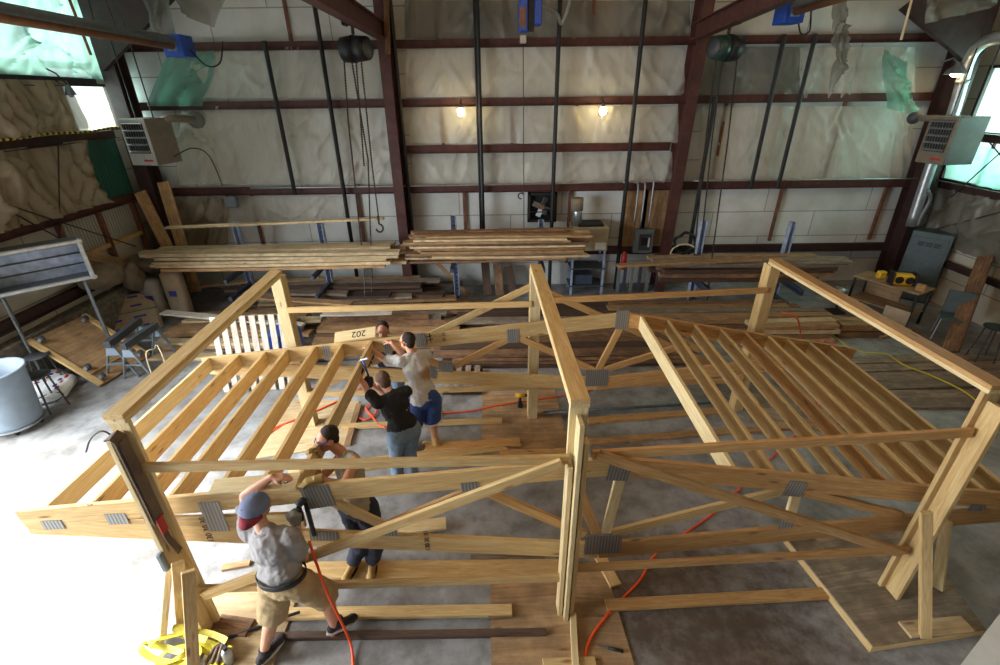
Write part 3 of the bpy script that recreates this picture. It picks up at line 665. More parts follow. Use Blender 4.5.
# chain hoists on the rafters
def hoist(label, px, py, Y, body, disc_left, chains, hook=None, trol='blacksteel'):
    c = wY(px, py, Y); t = thing('chain_hoist', label, 'hoist', c); s = -1 if disc_left else 1
    MB().cone(c + V((s * .02, 0, 0)), c + V((s * .24, -.1, 0)), .21, .19, 20).build('chain_wheel', body, t, True)
    MB().cone(c + V((-s * .22, .05, -.01)), c + V((s * .0, 0, 0)), .2, .22, 20).build('gear_housing', 'blacksteel', t, True)
    MB().cone(c + V((s * .24, -.1, 0)), c + V((s * .255, -.106, 0)), .14, n=20).build('wheel_plate', 'darkgrey', t, True)
    u = c + V((0, 0, .4)); b = MB()
    b.box(u + V((-.13, 0, .08)), (.03, .3, .26), bev=.01).box(u + V((.13, 0, .08)), (.03, .3, .26), bev=.01).cone(u + V((-.16, 0, -.02)), u + V((.16, 0, -.02)), .03)
    b.build('trolley', trol, t)
    b = MB()
    for y in (-.09, .09):
        for x in (-.1, .1): b.cone(u + V((x - .02, y, .15)), u + V((x + .02, y, .15)), .06)
    b.build('trolley_wheel', 'galvdark', t)
    MB().tube([u + V((0, 0, -.02)), u + V((.0, 0, -.12)), c + V((0, 0, .22))], .03, 8).build('suspension_hook', 'chain', t)
    for pts in chains: chain([wY(x, y, Y - .03) for x, y in pts], .02, 'chain', t)
    if hook:
        h = wY(*hook, Y - .03); a = [h + V((0, 0, .1)), h]
        MB().tube(a + [h + V((.075 * math.sin(k * .5) - 0, 0, -.085 + .085 * math.cos(k * .5))) for k in range(1, 10)], .02, 8).build('load_hook', 'chain', t)
        MB().box(h + V((0, 0, .13)), (.05, .04, .09), bev=.01).build('hook_block', 'chain', t)
    return t
hoist('black chain hoist on the left rafter with an open hook on its chain', 355, 49, 9.9, 'blacksteel', False,
      [[(344, 60), (348, 120), (364, 270), (366, 332), (371, 332), (372, 280), (368, 160), (352, 62)], [(356, 62), (364, 166)], [(361, 60), (372, 166), (379, 222)]], (379, 224))
hoist('dark green chain hoist on the right rafter above the stacked timber', 726, 48, 9.9, 'greenhoist', True,
      [[(716, 60), (707, 130), (694, 255), (700, 255), (712, 140), (722, 62)], [(737, 60), (728, 140), (713, 250), (706, 310)]], (706, 312), 'blue')
# electric hoist at the top centre
c = wY(530, 12, 10.3); t = thing('electric_hoist', 'blue electric hoist with a thin lifting cable at top centre', 'hoist', c)
MB().box(c + V((-.12, 0, 0)), (.16, .3, .62), bev=.02).build('body', 'blue', t)
MB().box(c + V((.14, 0, .04)), (.14, .26, .5), bev=.02).build('motor', 'blue', t)
MB().box(c + V((.02, -.02, -.05)), (.1, .2, .5)).build('drum', 'blacksteel', t)
MB().box(c + V((-.14, -.16, -.1)), (.1, .02, .3)).build('rust_strip', 'copper', t)
MB().box(c + V((-.12, 0, -.42)), (.12, .1, .14), bev=.01).build('limit_weight', 'galv', t)
MB().cone(c + V((-.12, 0, -.4)), wY(524, 232, 10.3), .008, n=6).build('lifting_cable', 'chain', t)
h = wY(521, 196, 10.3); MB().tube([h + V((.06, 0, .14)), h + V((.02, 0, .06))] + [h + V((.06 * math.cos(k * .55 + .6), 0, .06 * math.sin(k * .55 + .6))) for k in range(9)], .014, 6).build('cable_hook', 'chain', t)
MB().tube(spline([c + V((.2, .1, .1)), c + V((.5, .2, .0)), c + V((.62, .3, -.15)), c + V((.75, .3, .2)), c + V((.8, .5, .6))], 6), .03, 8).build('flexible_conduit', 'galv', t)
# lamps
for px, py, lab in ((461, 112, 'left of the two bare lit bulbs on the back wall'), (603, 111, 'right of the two bare lit bulbs on the back wall')):
    c = wY(px, py, 11.0); t = thing('light_bulb', lab, 'light bulb', c)
    MB().ball(c, (.075, .075, .085), n=16).build('bulb', 'bulb', t, True)
    MB().cone(c + V((0, 0, .07)), c + V((0, 0, .17)), .035, .03).build('socket', 'black', t)
    MB().tube([c + V((0, 0, .16)), c + V((.0, .1, .24)), c + V((0, .25, .2))], .01, 6).build('cord', 'black', t)
c = wY(955, 73, 10.35); t = thing('wall_lamp', 'lit lamp on the rusty corner column beside the flue pipe', 'lamp', c)
MB().ball(c + V((0, -.02, 0)), (.09, .08, .07), n=14).build('bulb', 'bulb', t, True)
MB().lathe([(.17, -.02), (.14, .06), (.05, .13), (.05, .18)], 16, c).build('shade', 'galvdark', t, True)
MB().tube([c + V((0, 0, .16)), c + V((0, .15, .26)), c + V((0, .4, .2))], .018, 8).build('arm', 'galvdark', t)
c = wX(70, 92, WL + .35); t = thing('flood_lamp', 'small spotlight clamped before the bright window in the left wall', 'lamp', c)
MB().lathe([(.02, .12), (.05, .08), (.09, -.05)], 14, c).build('shade', 'galvdark', t, True); MB().ball(c - V((0, 0, .04)), .05).build('bulb', 'lightgrey', t, True)
MB().tube([c + V((0, 0, .12)), c + V((-.05, -.1, .3)), c + V((-.15, -.2, .4))], .014, 6).build('bracket', 'black', t)
# flue pipe in the right corner
pts = [wY(1040, 36, 9.0), wY(998, 38, 9.5), wY(978, 47, 10.1), wY(967, 66, 10.3), wY(952, 116, 10.35), wY(931, 166, 10.35), wY(911, 226, 10.3)]
t = thing('flue_pipe', 'big galvanised flue pipe bending down the right corner into the grey cabinet', 'pipe', pts[-1])
MB().tube(spline(pts, 6), .1, 14).build('pipe', 'galv', t, True)
for p, q in ((pts[4], pts[5]), (pts[3], pts[4])):
    m = p.lerp(q, .3); d = (q - p).normalized(); MB().cone(m - d * .03, m + d * .03, .11, n=16).build('joint_band', 'galvdark', t, True)
MB().tube(spline([wY(928, 190, 10.05), wY(930, 200, 10.05), wY(922, 215, 10.05), wY(918, 226, 10.05)], 5), .035, 8).build('branch_pipe', 'galvdark', t, True)
# exhaust fan
c = wY(542, 207, 11.28); t = thing('exhaust_fan', 'square black exhaust fan set in the back wall between the pipes', 'fan', c)
b = MB()
for dx, dz, sx, sz in ((0, .31, .68, .06), (0, -.31, .68, .06), (.31, 0, .06, .68), (-.31, 0, .06, .68)): b.box(c + V((dx, 0, dz)), (sx, .16, sz))
b.build('housing', 'black', t); MB().box(c + V((0, .08, 0)), (.6, .02, .6)).build('shutter', 'blacksteel', t)
for k in range(4):
    a = k * PI / 2 + .4; MB().box((.13, 0, 0), (.22, .012, .13), Matrix.Rotation(.5, 3, 'X'), .004).xf(Matrix.Translation(c) @ Matrix.Rotation(a, 4, 'Y')).build('blade', 'galvdark', t)
MB().cone(c + V((0, .05, 0)), c + V((0, -.06, 0)), .06).build('hub', 'copper', t)
MB().box(c + V((.05, -.1, -.1)), (.12, .12, .12), bev=.02).build('motor', 'darkgrey', t); MB().cone(c + V((-.3, -.08, -.1)), c + V((.3, -.08, -.1)), .012).build('guard_bar', 'blacksteel', t)
# plywood backers and breaker panel
def rectY(px0, py0, px1, py1, Y): a, b_ = wY(px0, py0, Y), wY(px1, py1, Y); return (a + b_) / 2, abs(b_.x - a.x), abs(a.z - b_.z)
for x0, x1, lab in ((627, 641, 'narrow plywood backer left of the breaker panel conduits'), (644, 664, 'wider plywood backer behind the breaker panel beside the rust column')):
    c, w_, h_ = rectY(x0, 190, x1, 254, 11.3); tag(board('plywood_backer', c - V((0, 0, h_ / 2)), c + V((0, 0, h_ / 2)), w_, .02, 'ply', None, (0, -1, 0)), lab, 'plywood')
c, w_, h_ = rectY(635, 229, 651, 252, 11.15); t = thing('breaker_panel', 'grey electrical breaker panel on plywood beside the right rust column', 'electrical panel', c)
MB().box(c, (w_, .14, h_), bev=.01).build('box', 'midgrey', t); MB().box(c + V((.02, -.078, -.02)), (w_ * .62, .012, h_ * .7)).build('door', 'darkgrey', t)
MB().box(c + V((0, -.086, .0)), (w_ * .3, .01, h_ * .3)).build('breakers', 'black', t); MB().box(c + V((w_ * .25, -.087, -.02)), (.04, .008, h_ * .4)).build('label_strip', 'whitepaint', t)
c = wY(232, 202, 11.05); t = thing('junction_box', 'small grey junction box hanging under the third girt at the left', 'electrical box', c)
MB().box(c, (.26, .16, .24), bev=.015).build('box', 'midgrey', t); MB().tube([c + V((-.08, 0, .12)), c + V((-.1, 0, .3)), c + V((.1, 0, .32)), c + V((.08, 0, .12))], .012, 6).build('wire_loop', 'black', t)
# oil furnace with wrapped flue
c, w_, h_ = rectY(573, 228, 607, 251, 10.7); t = thing('furnace', 'beige box furnace on a stand below the exhaust fan with a wrapped flue', 'furnace', V((c.x, 10.7, 0)))
MB().box(c + V((0, .3, 0)), (w_, .6, h_), bev=.015).build('cabinet', 'beige', t); MB().box(c + V((.02, .3, h_ / 2 + .03)), (w_ * .7, .45, .06), bev=.01).build('lid', 'black', t)
MB().box(c + V((w_ * .3, -.006, -h_ * .28)), (w_ * .3, .01, .16)).build('paper_tag', 'whitepaint', t)
f = wY(578, 228, 10.95); g = wY(577, 201, 10.95); MB().cone(f, g, .1, .11, 14).build('flue', 'galv', t, True); MB().cone(f.lerp(g, .65), g + V((0, 0, .06)), .13, .15, 14).build('flue_wrap', 'tarp', t, True)
zb = c.z - h_ / 2
for sx in (-1, 1):
    for sy in (.05, .55): MB().box((c.x + sx * (w_ / 2 - .04), c.y + sy, zb / 2), (.05, .05, zb)).build('stand_leg', 'rackblue', t)
MB().box((c.x, c.y + .3, zb * .6), (w_, .58, .03)).box((c.x, c.y + .3, zb * .2), (w_, .58, .03)).build('stand_shelf', 'darkgrey', t)
MB().box((c.x - .1, c.y + .3, zb * .2 + .14), (w_ * .6, .4, .24), bev=.01).build('fuel_tank', 'rackdark', t)
c = wY(624, 259, 10.9); t = thing('fire_extinguisher', 'small red fire extinguisher low on the back wall under the panel', 'extinguisher', c - V((0, 0, .25)))
MB().lathe([(0, -.25), (.07, -.25), (.07, .1), (.03, .17), (.03, .2)], 14, c).build('cylinder', 'red', t, True); MB().box(c + V((0, 0, .22)), (.1, .04, .05)).build('valve', 'black', t)
c = wY(685, 243, 10.9); tag(MB().tube([c + V((.24 * math.cos(a * PI / 12), .05 * math.sin(a * 1.3), .24 * math.sin(a * PI / 12))) for a in range(24)], .035, 8, True).build('hose_coil', 'black', smooth=True), 'black hose coil hung on the wall right of the rust column', 'hose')
c = wY(684, 253, 10.8); tag(MB().tube([c + V((.3 * math.cos(a * PI / 12), .04, .2 * math.sin(a * PI / 12))) for a in range(24)], .02, 6, True).build('rope_coil', 'rope'), 'pale rope coil hung below the black hose coil', 'rope')
t = tag(MB().cone(wY(68, -4, 8.5), wY(91, 55, 8.5), .022, n=6).build('hanging_strip', 'copper'), 'thin tan strip dangling from the roof before the green plastic', 'strip')
t = tag(MB().cone(wY(660 / 4 + 748, -5, 9.5), wY(901, 40, 9.5), .02, n=6).build('hanging_strip', 'rope'), 'thin pale strip dangling from the roof at the upper right', 'strip')

# --------------------------------------------------------------- lumber
TONE = {'brown': 'brown', 'tan': 'tan', 'cream': 'cream coloured', 'grey': 'weathered grey', 'white': 'whitish', 'dark': 'dark stained', 'pine': 'new yellow', 'pine_pale': 'pale new', 'pine_warm': 'golden pine', 'plypale': 'pale'}
ORD = ['bottom', 'second', 'third', 'fourth', 'fifth', 'sixth', 'seventh', 'eighth', 'ninth', 'tenth', 'eleventh', 'twelfth', 'thirteenth']
def rowword(j, n):
    if n == 1: return 'single row'
    if n == 2: return ('front', 'back')[j] + ' row'
    if n == 3: return ('front', 'middle', 'back')[j] + ' row'
    return ('front', 'second', 'third', 'fourth', 'fifth', 'sixth', 'seventh', 'rear')[j if j < n - 1 else 7] + ' row'
def stack(where, grp, x0, x1, y0, z0, layers, rows, w, th, mats, jit=.25, yaw=0., jy=.02, taper=0., warp=.012, ragged=.08, lens=None, tilt=0.):
    """boards lying along x, stacked layer on layer from z0 up, rows going back from y0"""
    for k in range(layers):
        for j in range(rows):
            if taper and (j < taper * k * .5 or j > rows - 1 - taper * k * .5): continue
            m = random.choice(mats); l0 = x0 + random.uniform(-jit, jit); l1 = x1 + random.uniform(-jit, jit)
            if lens:
                L = random.uniform(*lens); l0 = random.uniform(x0, max(x0, x1 - L)); l1 = min(x1 + jit, l0 + L)
            y = y0 + (j + .5) * w * 1.06 + random.uniform(-jy, jy); z = z0 + (k + .5) * th * 1.2; dy = random.uniform(-jy, jy) * 1.4 + yaw * (l1 - l0) / 2
            dz = tilt * (l1 - l0) / 2
            o = board('plank', (l0, y - dy, z - dz), (l1, y + dy, z + dz), w * random.uniform(.85, 1.), th, m, None, warp=min(warp, th * .22), ragged=ragged)
            lay = 'top' if k == layers - 1 else ORD[k] + ' layer'
            tag(o, f'{TONE[m]} board, {lay}, {rowword(j, rows)} of the {where}', 'board', grp)
# left rack stack: long sawn boards at waist height
a, b_ = wY(148, 276, 9.45), wY(383, 264, 9.45); zs = (a.z + b_.z) / 2
stack('left rack stack', 'boards on the left rack', a.x, b_.x + .1, 9.42, zs, 5, 3, .24, .06, ['cream', 'tan', 'cream'], .35, tilt=.004, warp=.03, ragged=.12)
o = board('plank', wY(166, 227, 10.1), wY(384, 219, 10.1), .14, .04, 'cream', None, warp=.01); tag(o, 'lone pale board on the top arm of the left rack below the hook', 'board', 'boards on the left rack')
# middle rack stack
a, b_ = wY(418, 263, 9.5), wY(577, 263, 9.5)
stack('middle rack stack', 'boards on the middle rack', a.x, b_.x, 9.45, a.z, 11, 3, .2, .042, ['tan', 'brown', 'cream', 'tan'], .33, jy=.035, warp=.02, ragged=.25)
# right racks
a, b_ = wY(668, 284, 9.5), wY(810, 284, 9.5)
stack('lower stack on the right rack', 'boards on the right rack', a.x, b_.x + .3, 9.5, a.z, 3, 3, .2, .09, ['brown', 'dark', 'grey', 'brown'], .3)
stack('upper stack on the right rack', 'boards on the right rack', a.x - .1, b_.x + .5, 9.55, a.z + .32, 2, 3, .2, .045, ['tan', 'grey', 'dark'], .4)
o = board('plank', wY(617, 266, 9.5), wY(760, 259, 9.6), .14, .05, 'tan', None, warp=.01); tag(o, 'tan board sticking out to the left from the right rack', 'board', 'boards on the right rack')
# rack uprights with arms
def upright(label, px, ptop, Y, arms, zt=None):
    p = wY(px, ptop, Y); t = thing('rack_upright', label, 'rack post', V((p.x, Y, 0)))
    b = MB(); b.box((p.x - .055, Y, p.z / 2), (.012, .14, p.z)).box((p.x + .055, Y, p.z / 2), (.012, .14, p.z)).box((p.x, Y + .06, p.z / 2), (.11, .012, p.z)); b.build('column', 'rackblue', t)
    b = MB()
    for k in range(int(p.z / .1)): b.box((p.x, Y + .052, .1 + k * .1), (.035, .006, .03))
    b.build('slots', 'rackdark', t)
    MB().box((p.x, Y - .3, .05), (.1, 1.0, .1)).build('base', 'rackdark', t)
    for z in arms: MB().box((p.x, Y - .5, z - .02), (.07, .95, .08)).build('arm', 'rackdark', t)
upright('leftmost blue-grey rack upright behind the left board stack', 235, 222, 10.42, (wY(235, 276, 9.6).z - .06, .55))
upright('blue-grey rack upright behind the right part of the left stack', 319, 219, 10.42, (wY(319, 272, 9.6).z - .06, .55))
upright('rack upright behind the left half of the middle stack', 453, 216, 10.42, (a.z - .05 if 0 else wY(453, 265, 9.6).z - .06,))
upright('rack upright behind the right half of the middle stack', 541, 220, 10.42, (wY(541, 265, 9.6).z - .06,))
upright('tall rack upright in front of the right rust column chains', 704, 221, 10.42, (wY(704, 286, 9.6).z - .06, .5))
upright('rightmost tall rack upright at the end of the right stacks', 793, 222, 10.42, (wY(793, 286, 9.6).z - .06, .5))
# floor pile at left-centre: rough brown boards, many lengths
for _n, _x0, _x1, _l in (('left rough floor pile', -6.6, -4.1, 5), ('right rough floor pile', -3.6, -1.2, 5)):
    stack(_n, 'rough boards piled on the floor', _x0, _x1, 7.7, .0, _l, 7, .26, .055, ['tan', 'brown', 'tan', 'grey', 'brown', 'cream'], .4, jy=.07, lens=(1.9, 2.9), taper=.6, warp=.02, ragged=.15)
stack('low pile under the left rack', 'rough boards piled on the floor', -6.4, -.7, 9.8, .0, 7, 4, .26, .06, ['brown', 'grey', 'tan', 'dark'], .4, jy=.06, lens=(2.4, 4.6), warp=.02, ragged=.15)
for p0, p1, m, lab in (((163, 312), (272, 322), 'white', 'whitewashed board lying across the rough pile, left of the far left post'), ((250, 316), (303, 326), 'white', 'short whitewashed board end beside the far left post'),
                       ((322, 314), (392, 312), 'white', 'thin whitish board on the rough pile behind the far rail'), ((166, 288), (250, 281), 'tan', 'tan board jutting out left from the back of the pile'),
                       ((252, 296), (352, 304), 'tan', 'tan board slanting over the rough pile just behind the far left post')):
    o = board('plank', wZ(*p0, .5), wZ(*p1, .52), .2, .035, m, None, warp=.01, ragged=.1); tag(o, lab, 'board', 'rough boards piled on the floor')
# floor piles behind the far truss
stack('pile behind the far truss', 'long boards behind the far truss', -1.0, 3.3, 7.3, 0, 4, 4, .22, .06, ['brown', 'tan', 'dark', 'brown'], .35, jy=.03, warp=.01)
stack('pile under the middle rack', 'long boards behind the far truss', -.9, 4.2, 8.6, 0, 4, 4, .22, .07, ['dark', 'grey', 'brown', 'dark'], .4, jy=.04, warp=.015)
stack('grey pile under the right rack', 'boards under the right rack', 2.6, 6.4, 8.6, 0, 4, 4, .2, .08, ['grey', 'cream', 'brown', 'tan'], .35, jy=.03)
stack('neat pile by the far right post', 'boards under the right rack', 4.9, 6.5, 8.1, 0, 4, 2, .18, .08, ['cream', 'tan'], .12, jy=.01)
stack('block pile right of the neat pile', 'boards under the right rack', 6.75, 7.6, 8.3, 0, 2, 2, .2, .12, ['tan', 'brown'], .06, jy=.01)
stack('boards beyond the right purlins', 'grey boards on the right floor', 5.6, 9.0, 5.9, 0, 1, 6, .26, .05, ['grey', 'cream', 'grey', 'tan'], .3, jy=.05, warp=.006)
stack('short layer near the far right post', 'grey boards on the right floor', 4.4, 6.0, 7.2, 0, 1, 3, .2, .05, ['cream', 'grey'], .25, jy=.05, warp=.006)

# clutter low on the back wall behind the racks
for k, (x0, y0, x1, y1, m, lab) in enumerate(((488, 292, 485, 262, 'dark', 'dark board leaning under the middle stack, leftmost of three'), (500, 292, 497, 264, 'brown', 'brown board leaning under the middle stack, middle of three'), (514, 292, 508, 266, 'dark', 'dark board leaning under the middle stack, rightmost of three'),
        (470, 292, 432, 258, 'tan', 'tan board slanting behind the rack upright under the middle stack'), (274, 250, 258, 290, 'tan', 'tan stick slanting behind the left rack by the first upright'), (384, 300, 388, -8, 'tan', '') )):
    if not lab: continue
    p = wY(x0, y0, 10.7); p.z = .02; tag(board('leaning_plank', p, wY(x1, y1, 11.05), .2 if k < 3 else .1, .03, m, None, (0, -1, .2)), lab, 'board')
for k, px in enumerate((618, 624, 631, 639, 647, 657)):
    p = wY(px, 282, 10.9); tag(MB().box((p.x, 10.9, .33), (.07, .05, .66)).build('steel_bar', 'rackdark' if k % 2 else 'midgrey'), ('first', 'second', 'third', 'fourth', 'fifth', 'last')[k] + ' from the left of the upright grey steel bars below the breaker panel', 'steel bar', 'upright steel bars by the wall')
tag(board('wood_strip', wY(386, -6, 10.75), wY(388, 54, 10.75), .1, .04, 'brown', None, (0, -1, 0)), 'brown wood strip fixed beside the top of the left rust column', 'board')
t = NT('hazard_stripes'); w_ = t.add('ShaderNodeTexWave', bands_direction='Y'); w_.inputs['Scale'].default_value = 2.6; t.link(t.coords(), w_.inputs['Vector'])
t.col(t.ramp(w_.outputs['Fac'], [(.45, lin(30, 28, 26)), (.55, lin(206, 176, 40))])); M['hazard'] = t.m
tag(MB().tube([(WL + .32, 5.6 + .25 * i, 3.86 + .015 * math.sin(i)) for i in range(22)], .022, 6).build('hazard_rope', 'hazard'), 'yellow and black hazard rope along the left wall girt below the window', 'rope')
# ------------------------------------------------------- left side things
def lean(label, p0, p1, w_, th, mat, nrm, cat='board', **k): return tag(board('leaning_plank', p0, p1, w_, th, mat, None, nrm, **k), label, cat)
lean('left of two planks leaning in the left corner, cut off above the board stack', wY(180, 272, 10.2), wY(140, 192, 10.75), .24, .045, 'tan', (.2, -1, .2))
lean('right of two planks leaning in the left corner, the taller one', wY(196, 292, 10.2), wY(163, 182, 10.9), .24, .045, 'tan', (.2, -1, .2))
lean('rough brown plank leaning on the right wall before the grey chair', wZ(950, 352, .02), wX(986, 256, 9.72), .26, .05, 'brown', (-1, -.3, .3))
c = wX(34, 266, -7.6)
t = thing('duct_section', 'open rectangular galvanised duct section on a stand at the left edge', 'duct', V((c.x, c.y, 0)))
Rz = Matrix.Translation(c) @ Matrix.Rotation(.8, 4, 'Z') @ Matrix.Rotation(.0, 4, 'Y')
W_, H_, D_ = 1.3, .62, .4
b = MB(); 
for dx, dz, sx, sz in ((0, H_ / 2, W_, .03), (0, -H_ / 2, W_, .03), (W_ / 2, 0, .03, H_), (-W_ / 2, 0, .03, H_)): b.box((dx, 0, dz), (sx, D_, sz))
b.build('duct_wall', 'galvdark', t, mw=Rz)
b = MB()
for dx, dz, sx, sz in ((0, H_ / 2, W_ + .12, .07), (0, -H_ / 2, W_ + .12, .07), (W_ / 2, 0, .07, H_ + .1), (-W_ / 2, 0, .07, H_ + .1)): b.box((dx, -D_ / 2, dz), (sx, .05, sz), bev=.015)
b.build('flange', 'galv', t, mw=Rz)
MB().box((0, D_ / 2 - .02, 0), (W_, .02, H_)).build('back_panel', 'rackblue', t, mw=Rz)
for k in range(3): MB().box((0, D_ / 2 - .04, -H_ / 2 + .18 * (k + 1)), (W_, .03, .02)).build('damper_blade', 'darkgrey', t, mw=Rz)
for sx in (-1, 1):
    for sy in (-1, 1):
        p = Rz @ V((sx * W_ * .4, sy * D_ * .4, -H_ / 2)); MB().cone(p, (p.x, p.y, 0), .022, n=8).build('stand_leg', 'galvdark', t)
o = MB(); 
# wrapped bundle of insulation boards with printing
a = wZ(104, 330, .0); t = thing('insulation_bundle', 'paper wrapped insulation bundle with printing, leaning behind the sawhorses', 'bundle', wZ(140, 338))
B0, B1 = wZ(112, 338, .02), wZ(166, 326, .02); T0 = wX(95, 300, B0.x - .45); T1 = T0 + (B1 - B0) * 1.02
n = (B1 - B0).cross(T0 - B0).normalized(); fr = frame((B0 + T0) / 2, (B1 + T1) / 2, n); bw, bh = (B1 - B0).length, (T0 - B0).length
MB().box((0, 0, -.12), (bw, bh, .26), bev=.05).build('bundle', 'card', t, mw=fr)
MB().box((0, .02, .013), (bw * 1.0, .025, .008)).build('strap', 'inkteal', t, mw=fr)
for i, (x, y, l, m) in enumerate([(-.35, .3, .3, 'inkblue'), (.1, .33, .28, 'inkblue'), (-.15, .24, .6, 'inkorange'), (-.35, .12, .3, 'inkblue'), (.12, .14, .3, 'inkblue'), (-.1, .06, .7, 'inkorange'), (-.3, -.12, .3, 'inkblue'), (.14, -.1, .34, 'inkblue'), (-.1, -.2, .5, 'inkorange'), (-.25, -.3, .3, 'inkblue'), (.2, -.3, .2, 'inkblue')]):
    MB().box((x * bw, y * bh * 1.2, .0125), (l * bw * .7, .022 if m == 'inkorange' else .045, .004)).build('printing', m, t, mw=fr)
for k, (px, py, m, lab) in enumerate(((152, 292, 'bag', 'left of two grey sacks standing behind the insulation bundle'), (174, 284, 'card', 'right of two sacks standing behind the insulation bundle'))):
    c = wY(px, py, 9.7); t = thing('sack', lab, 'sack', V((c.x, c.y, 0))); h_ = c.z + .35
    MB().box((c.x, c.y, h_ * .48), (.42, .26, h_ * .94), bev=.06).build('sack_body', m, t, True)
    MB().box((c.x + .02, c.y - .165, h_ * .55), (.16, .006, .12)).build('printing', 'inkblue', t)
# low block ledge along the left wall with tarps on it
struct(MB().box((WL + .14, 8.6, .42), (.26, 4.4, .84), bev=.02).build('trim_4', 'brick'))
for k, (px, py, s, lab) in enumerate(((103, 276, (.3, .45, .22), 'dusty brown tarp heaped on the ledge under the left wall'), (136, 282, (.16, .3, .3), 'dusty tarp hanging over the ledge end near the sacks'), (150, 262, (.5, .4, .2), 'brown tarp roll on the ledge in the left corner'))):
    c = wX(px, py, WL + .5); b = MB(); b.ball((0, 0, 0), s, n=20)
    for v in b.bm.verts: v.co += v.co.normalized() * .11 * noise.noise(v.co * 5 + V((k * 7, 0, 0)))
    o = tag(b.build('tarp', 'tarp', smooth=True, mw=Matrix.Translation((c.x, c.y, max(c.z, .84 + s[2] * .6)))), lab, 'tarp')
tag(board('plank', wX(80, 254, WL + .4), wX(126, 264, WL + .4), .2, .05, 'tan', None, (1, 0, .2)), 'short tan plank resting level against the left wall right of the duct', 'board')
# plywood dolly standing on edge
B0, B1 = wZ(90, 391, .04), wZ(142, 359, .04); T0 = wX(38, 338, B0.x - .95); T1 = T0 + (B1 - B0)
n = (B1 - B0).cross(T0 - B0).normalized(); fr = frame((B0 + T0) / 2, (B1 + T1) / 2, n); bw, bh = (B1 - B0).length, (T0 - B0).length
t = thing('plywood_dolly', 'plywood dolly with casters tipped on edge beside the grey bin', 'dolly', (B0 + B1) / 2)
board('deck', fr @ V((-bw / 2, 0, 0)), fr @ V((bw / 2, 0, 0)), bh, .025, 'ply', t, n)
for x in (-bw / 2 + .02, bw / 2 - .05): board('edge_board', fr @ V((x, -bh / 2, .03)), fr @ V((x, bh / 2, .03)), .09, .05, 'pine', t, n)
board('cross_board', fr @ V((-bw / 2, -bh * .28, .028)), fr @ V((bw / 2, -bh * .28, .028)), .09, .04, 'ply', t, n)
for x in (-bw / 2 + .12, bw / 2 - .15):
    for y in (-bh / 2 + .1, -bh * .22, bh / 2 - .12):
        MB().box((x, y, .05), (.1, .08, .02)).box((x - .03, y, .085), (.01, .05, .06)).box((x + .03, y, .085), (.01, .05, .06)).build('caster_fork', 'galv', t, mw=fr)
        MB().cone((x - .022, y, .11), (x + .022, y, .11), .05, n=16).build('caster_wheel', 'darkgrey', t, mw=fr)
for k, (px, py, s) in enumerate(((38, 352, .0), (50, 366, 0), (62, 380, 0), (74, 386, 0))):
    c = wZ(px, py, .2); b = MB(); b.box((0, 0, 0), (.62, .42, .2), bev=.07)
    bmesh.ops.subdivide_edges(b.bm, edges=b.bm.edges, cuts=3, use_grid_fill=True)
    for v in b.bm.verts: v.co += v.co.normalized() * .05 * noise.noise(v.co * 6 + V((k * 5, 0, 0)))
    mw = Matrix.Translation((c.x - .35, c.y + .05, .13)) @ Matrix.Rotation(.4 + k * .5, 4, 'Z')
    t = tag(link('cement_sack', None, None, mw), ('rearmost', 'second', 'third', 'frontmost')[k] + ' of the white printed sacks slumped behind the plywood dolly', 'sack', 'white sacks behind the dolly')
    b.build('sack_body', 'whitepaint', t, True, mw)
    for i in range(5): MB().box((-.18 + .09 * i, -.1 + .06 * (i % 2), .1), (.07, .04, .03), Matrix.Rotation(.0, 3, 'X')).build('printing', 'inkblue' if i % 2 else 'red', t, mw=mw)
# grey bin on casters
c = wZ(20, 426, 0.02); t = thing('rubbish_bin', 'large round grey bin on casters at the left edge', 'bin', (c.x, c.y, 0))
prof = [(0, .1), (.30, .1), (.315, .14), (.345, .5), (.375, .92), (.40, .93), (.41, .96), (.39, .98), (.36, .965), (.335, .5), (.30, .16), (0, .15)]
MB().lathe(prof, 40, c).build('barrel', 'lightgrey', t, True)
MB().lathe([(0, .075), (.33, .075), (.33, .1), (0, .1)], 30, c).build('dolly_plate', 'galv', t)
for k in range(5):
    a = k * 2 * PI / 5 - .9; p = c + V((.27 * math.cos(a), .27 * math.sin(a), .035)); MB().cone(p + V((-.014, 0, 0)), p + V((.014, 0, 0)), .035, n=14).build('caster_wheel', 'black', t); MB().box(p + V((0, 0, .04)), (.05, .05, .03)).build('caster_fork', 'galv', t)
# round steel stools
def stool(label, c, h_, seatmat='darkgrey'):
    c = V((c.x, c.y, 0)); t = thing('stool', label, 'stool', c)
    MB().lathe([(0, h_), (.15, h_), (.17, h_ + .012), (.165, h_ + .035), (.0, h_ + .03)], 24, c).build('seat', seatmat, t, True)
    for k in range(4):
        a = k * PI / 2 + .5; MB().cone(c + V((.12 * math.cos(a), .12 * math.sin(a), h_)), c + V((.2 * math.cos(a), .2 * math.sin(a), 0)), .014, n=8).build('leg', 'darkgrey', t)
    MB().tube([c + V((.175 * math.cos(a * PI / 12), .175 * math.sin(a * PI / 12), h_ * .3)) for a in range(24)], .01, 6, True).build('foot_ring', 'galvdark', t)
stool('nearer of two grey steel stools right beside the grey bin', wZ(54, 408), .6); stool('farther of two grey steel stools, in front of the white sacks', wZ(54, 388), .62)
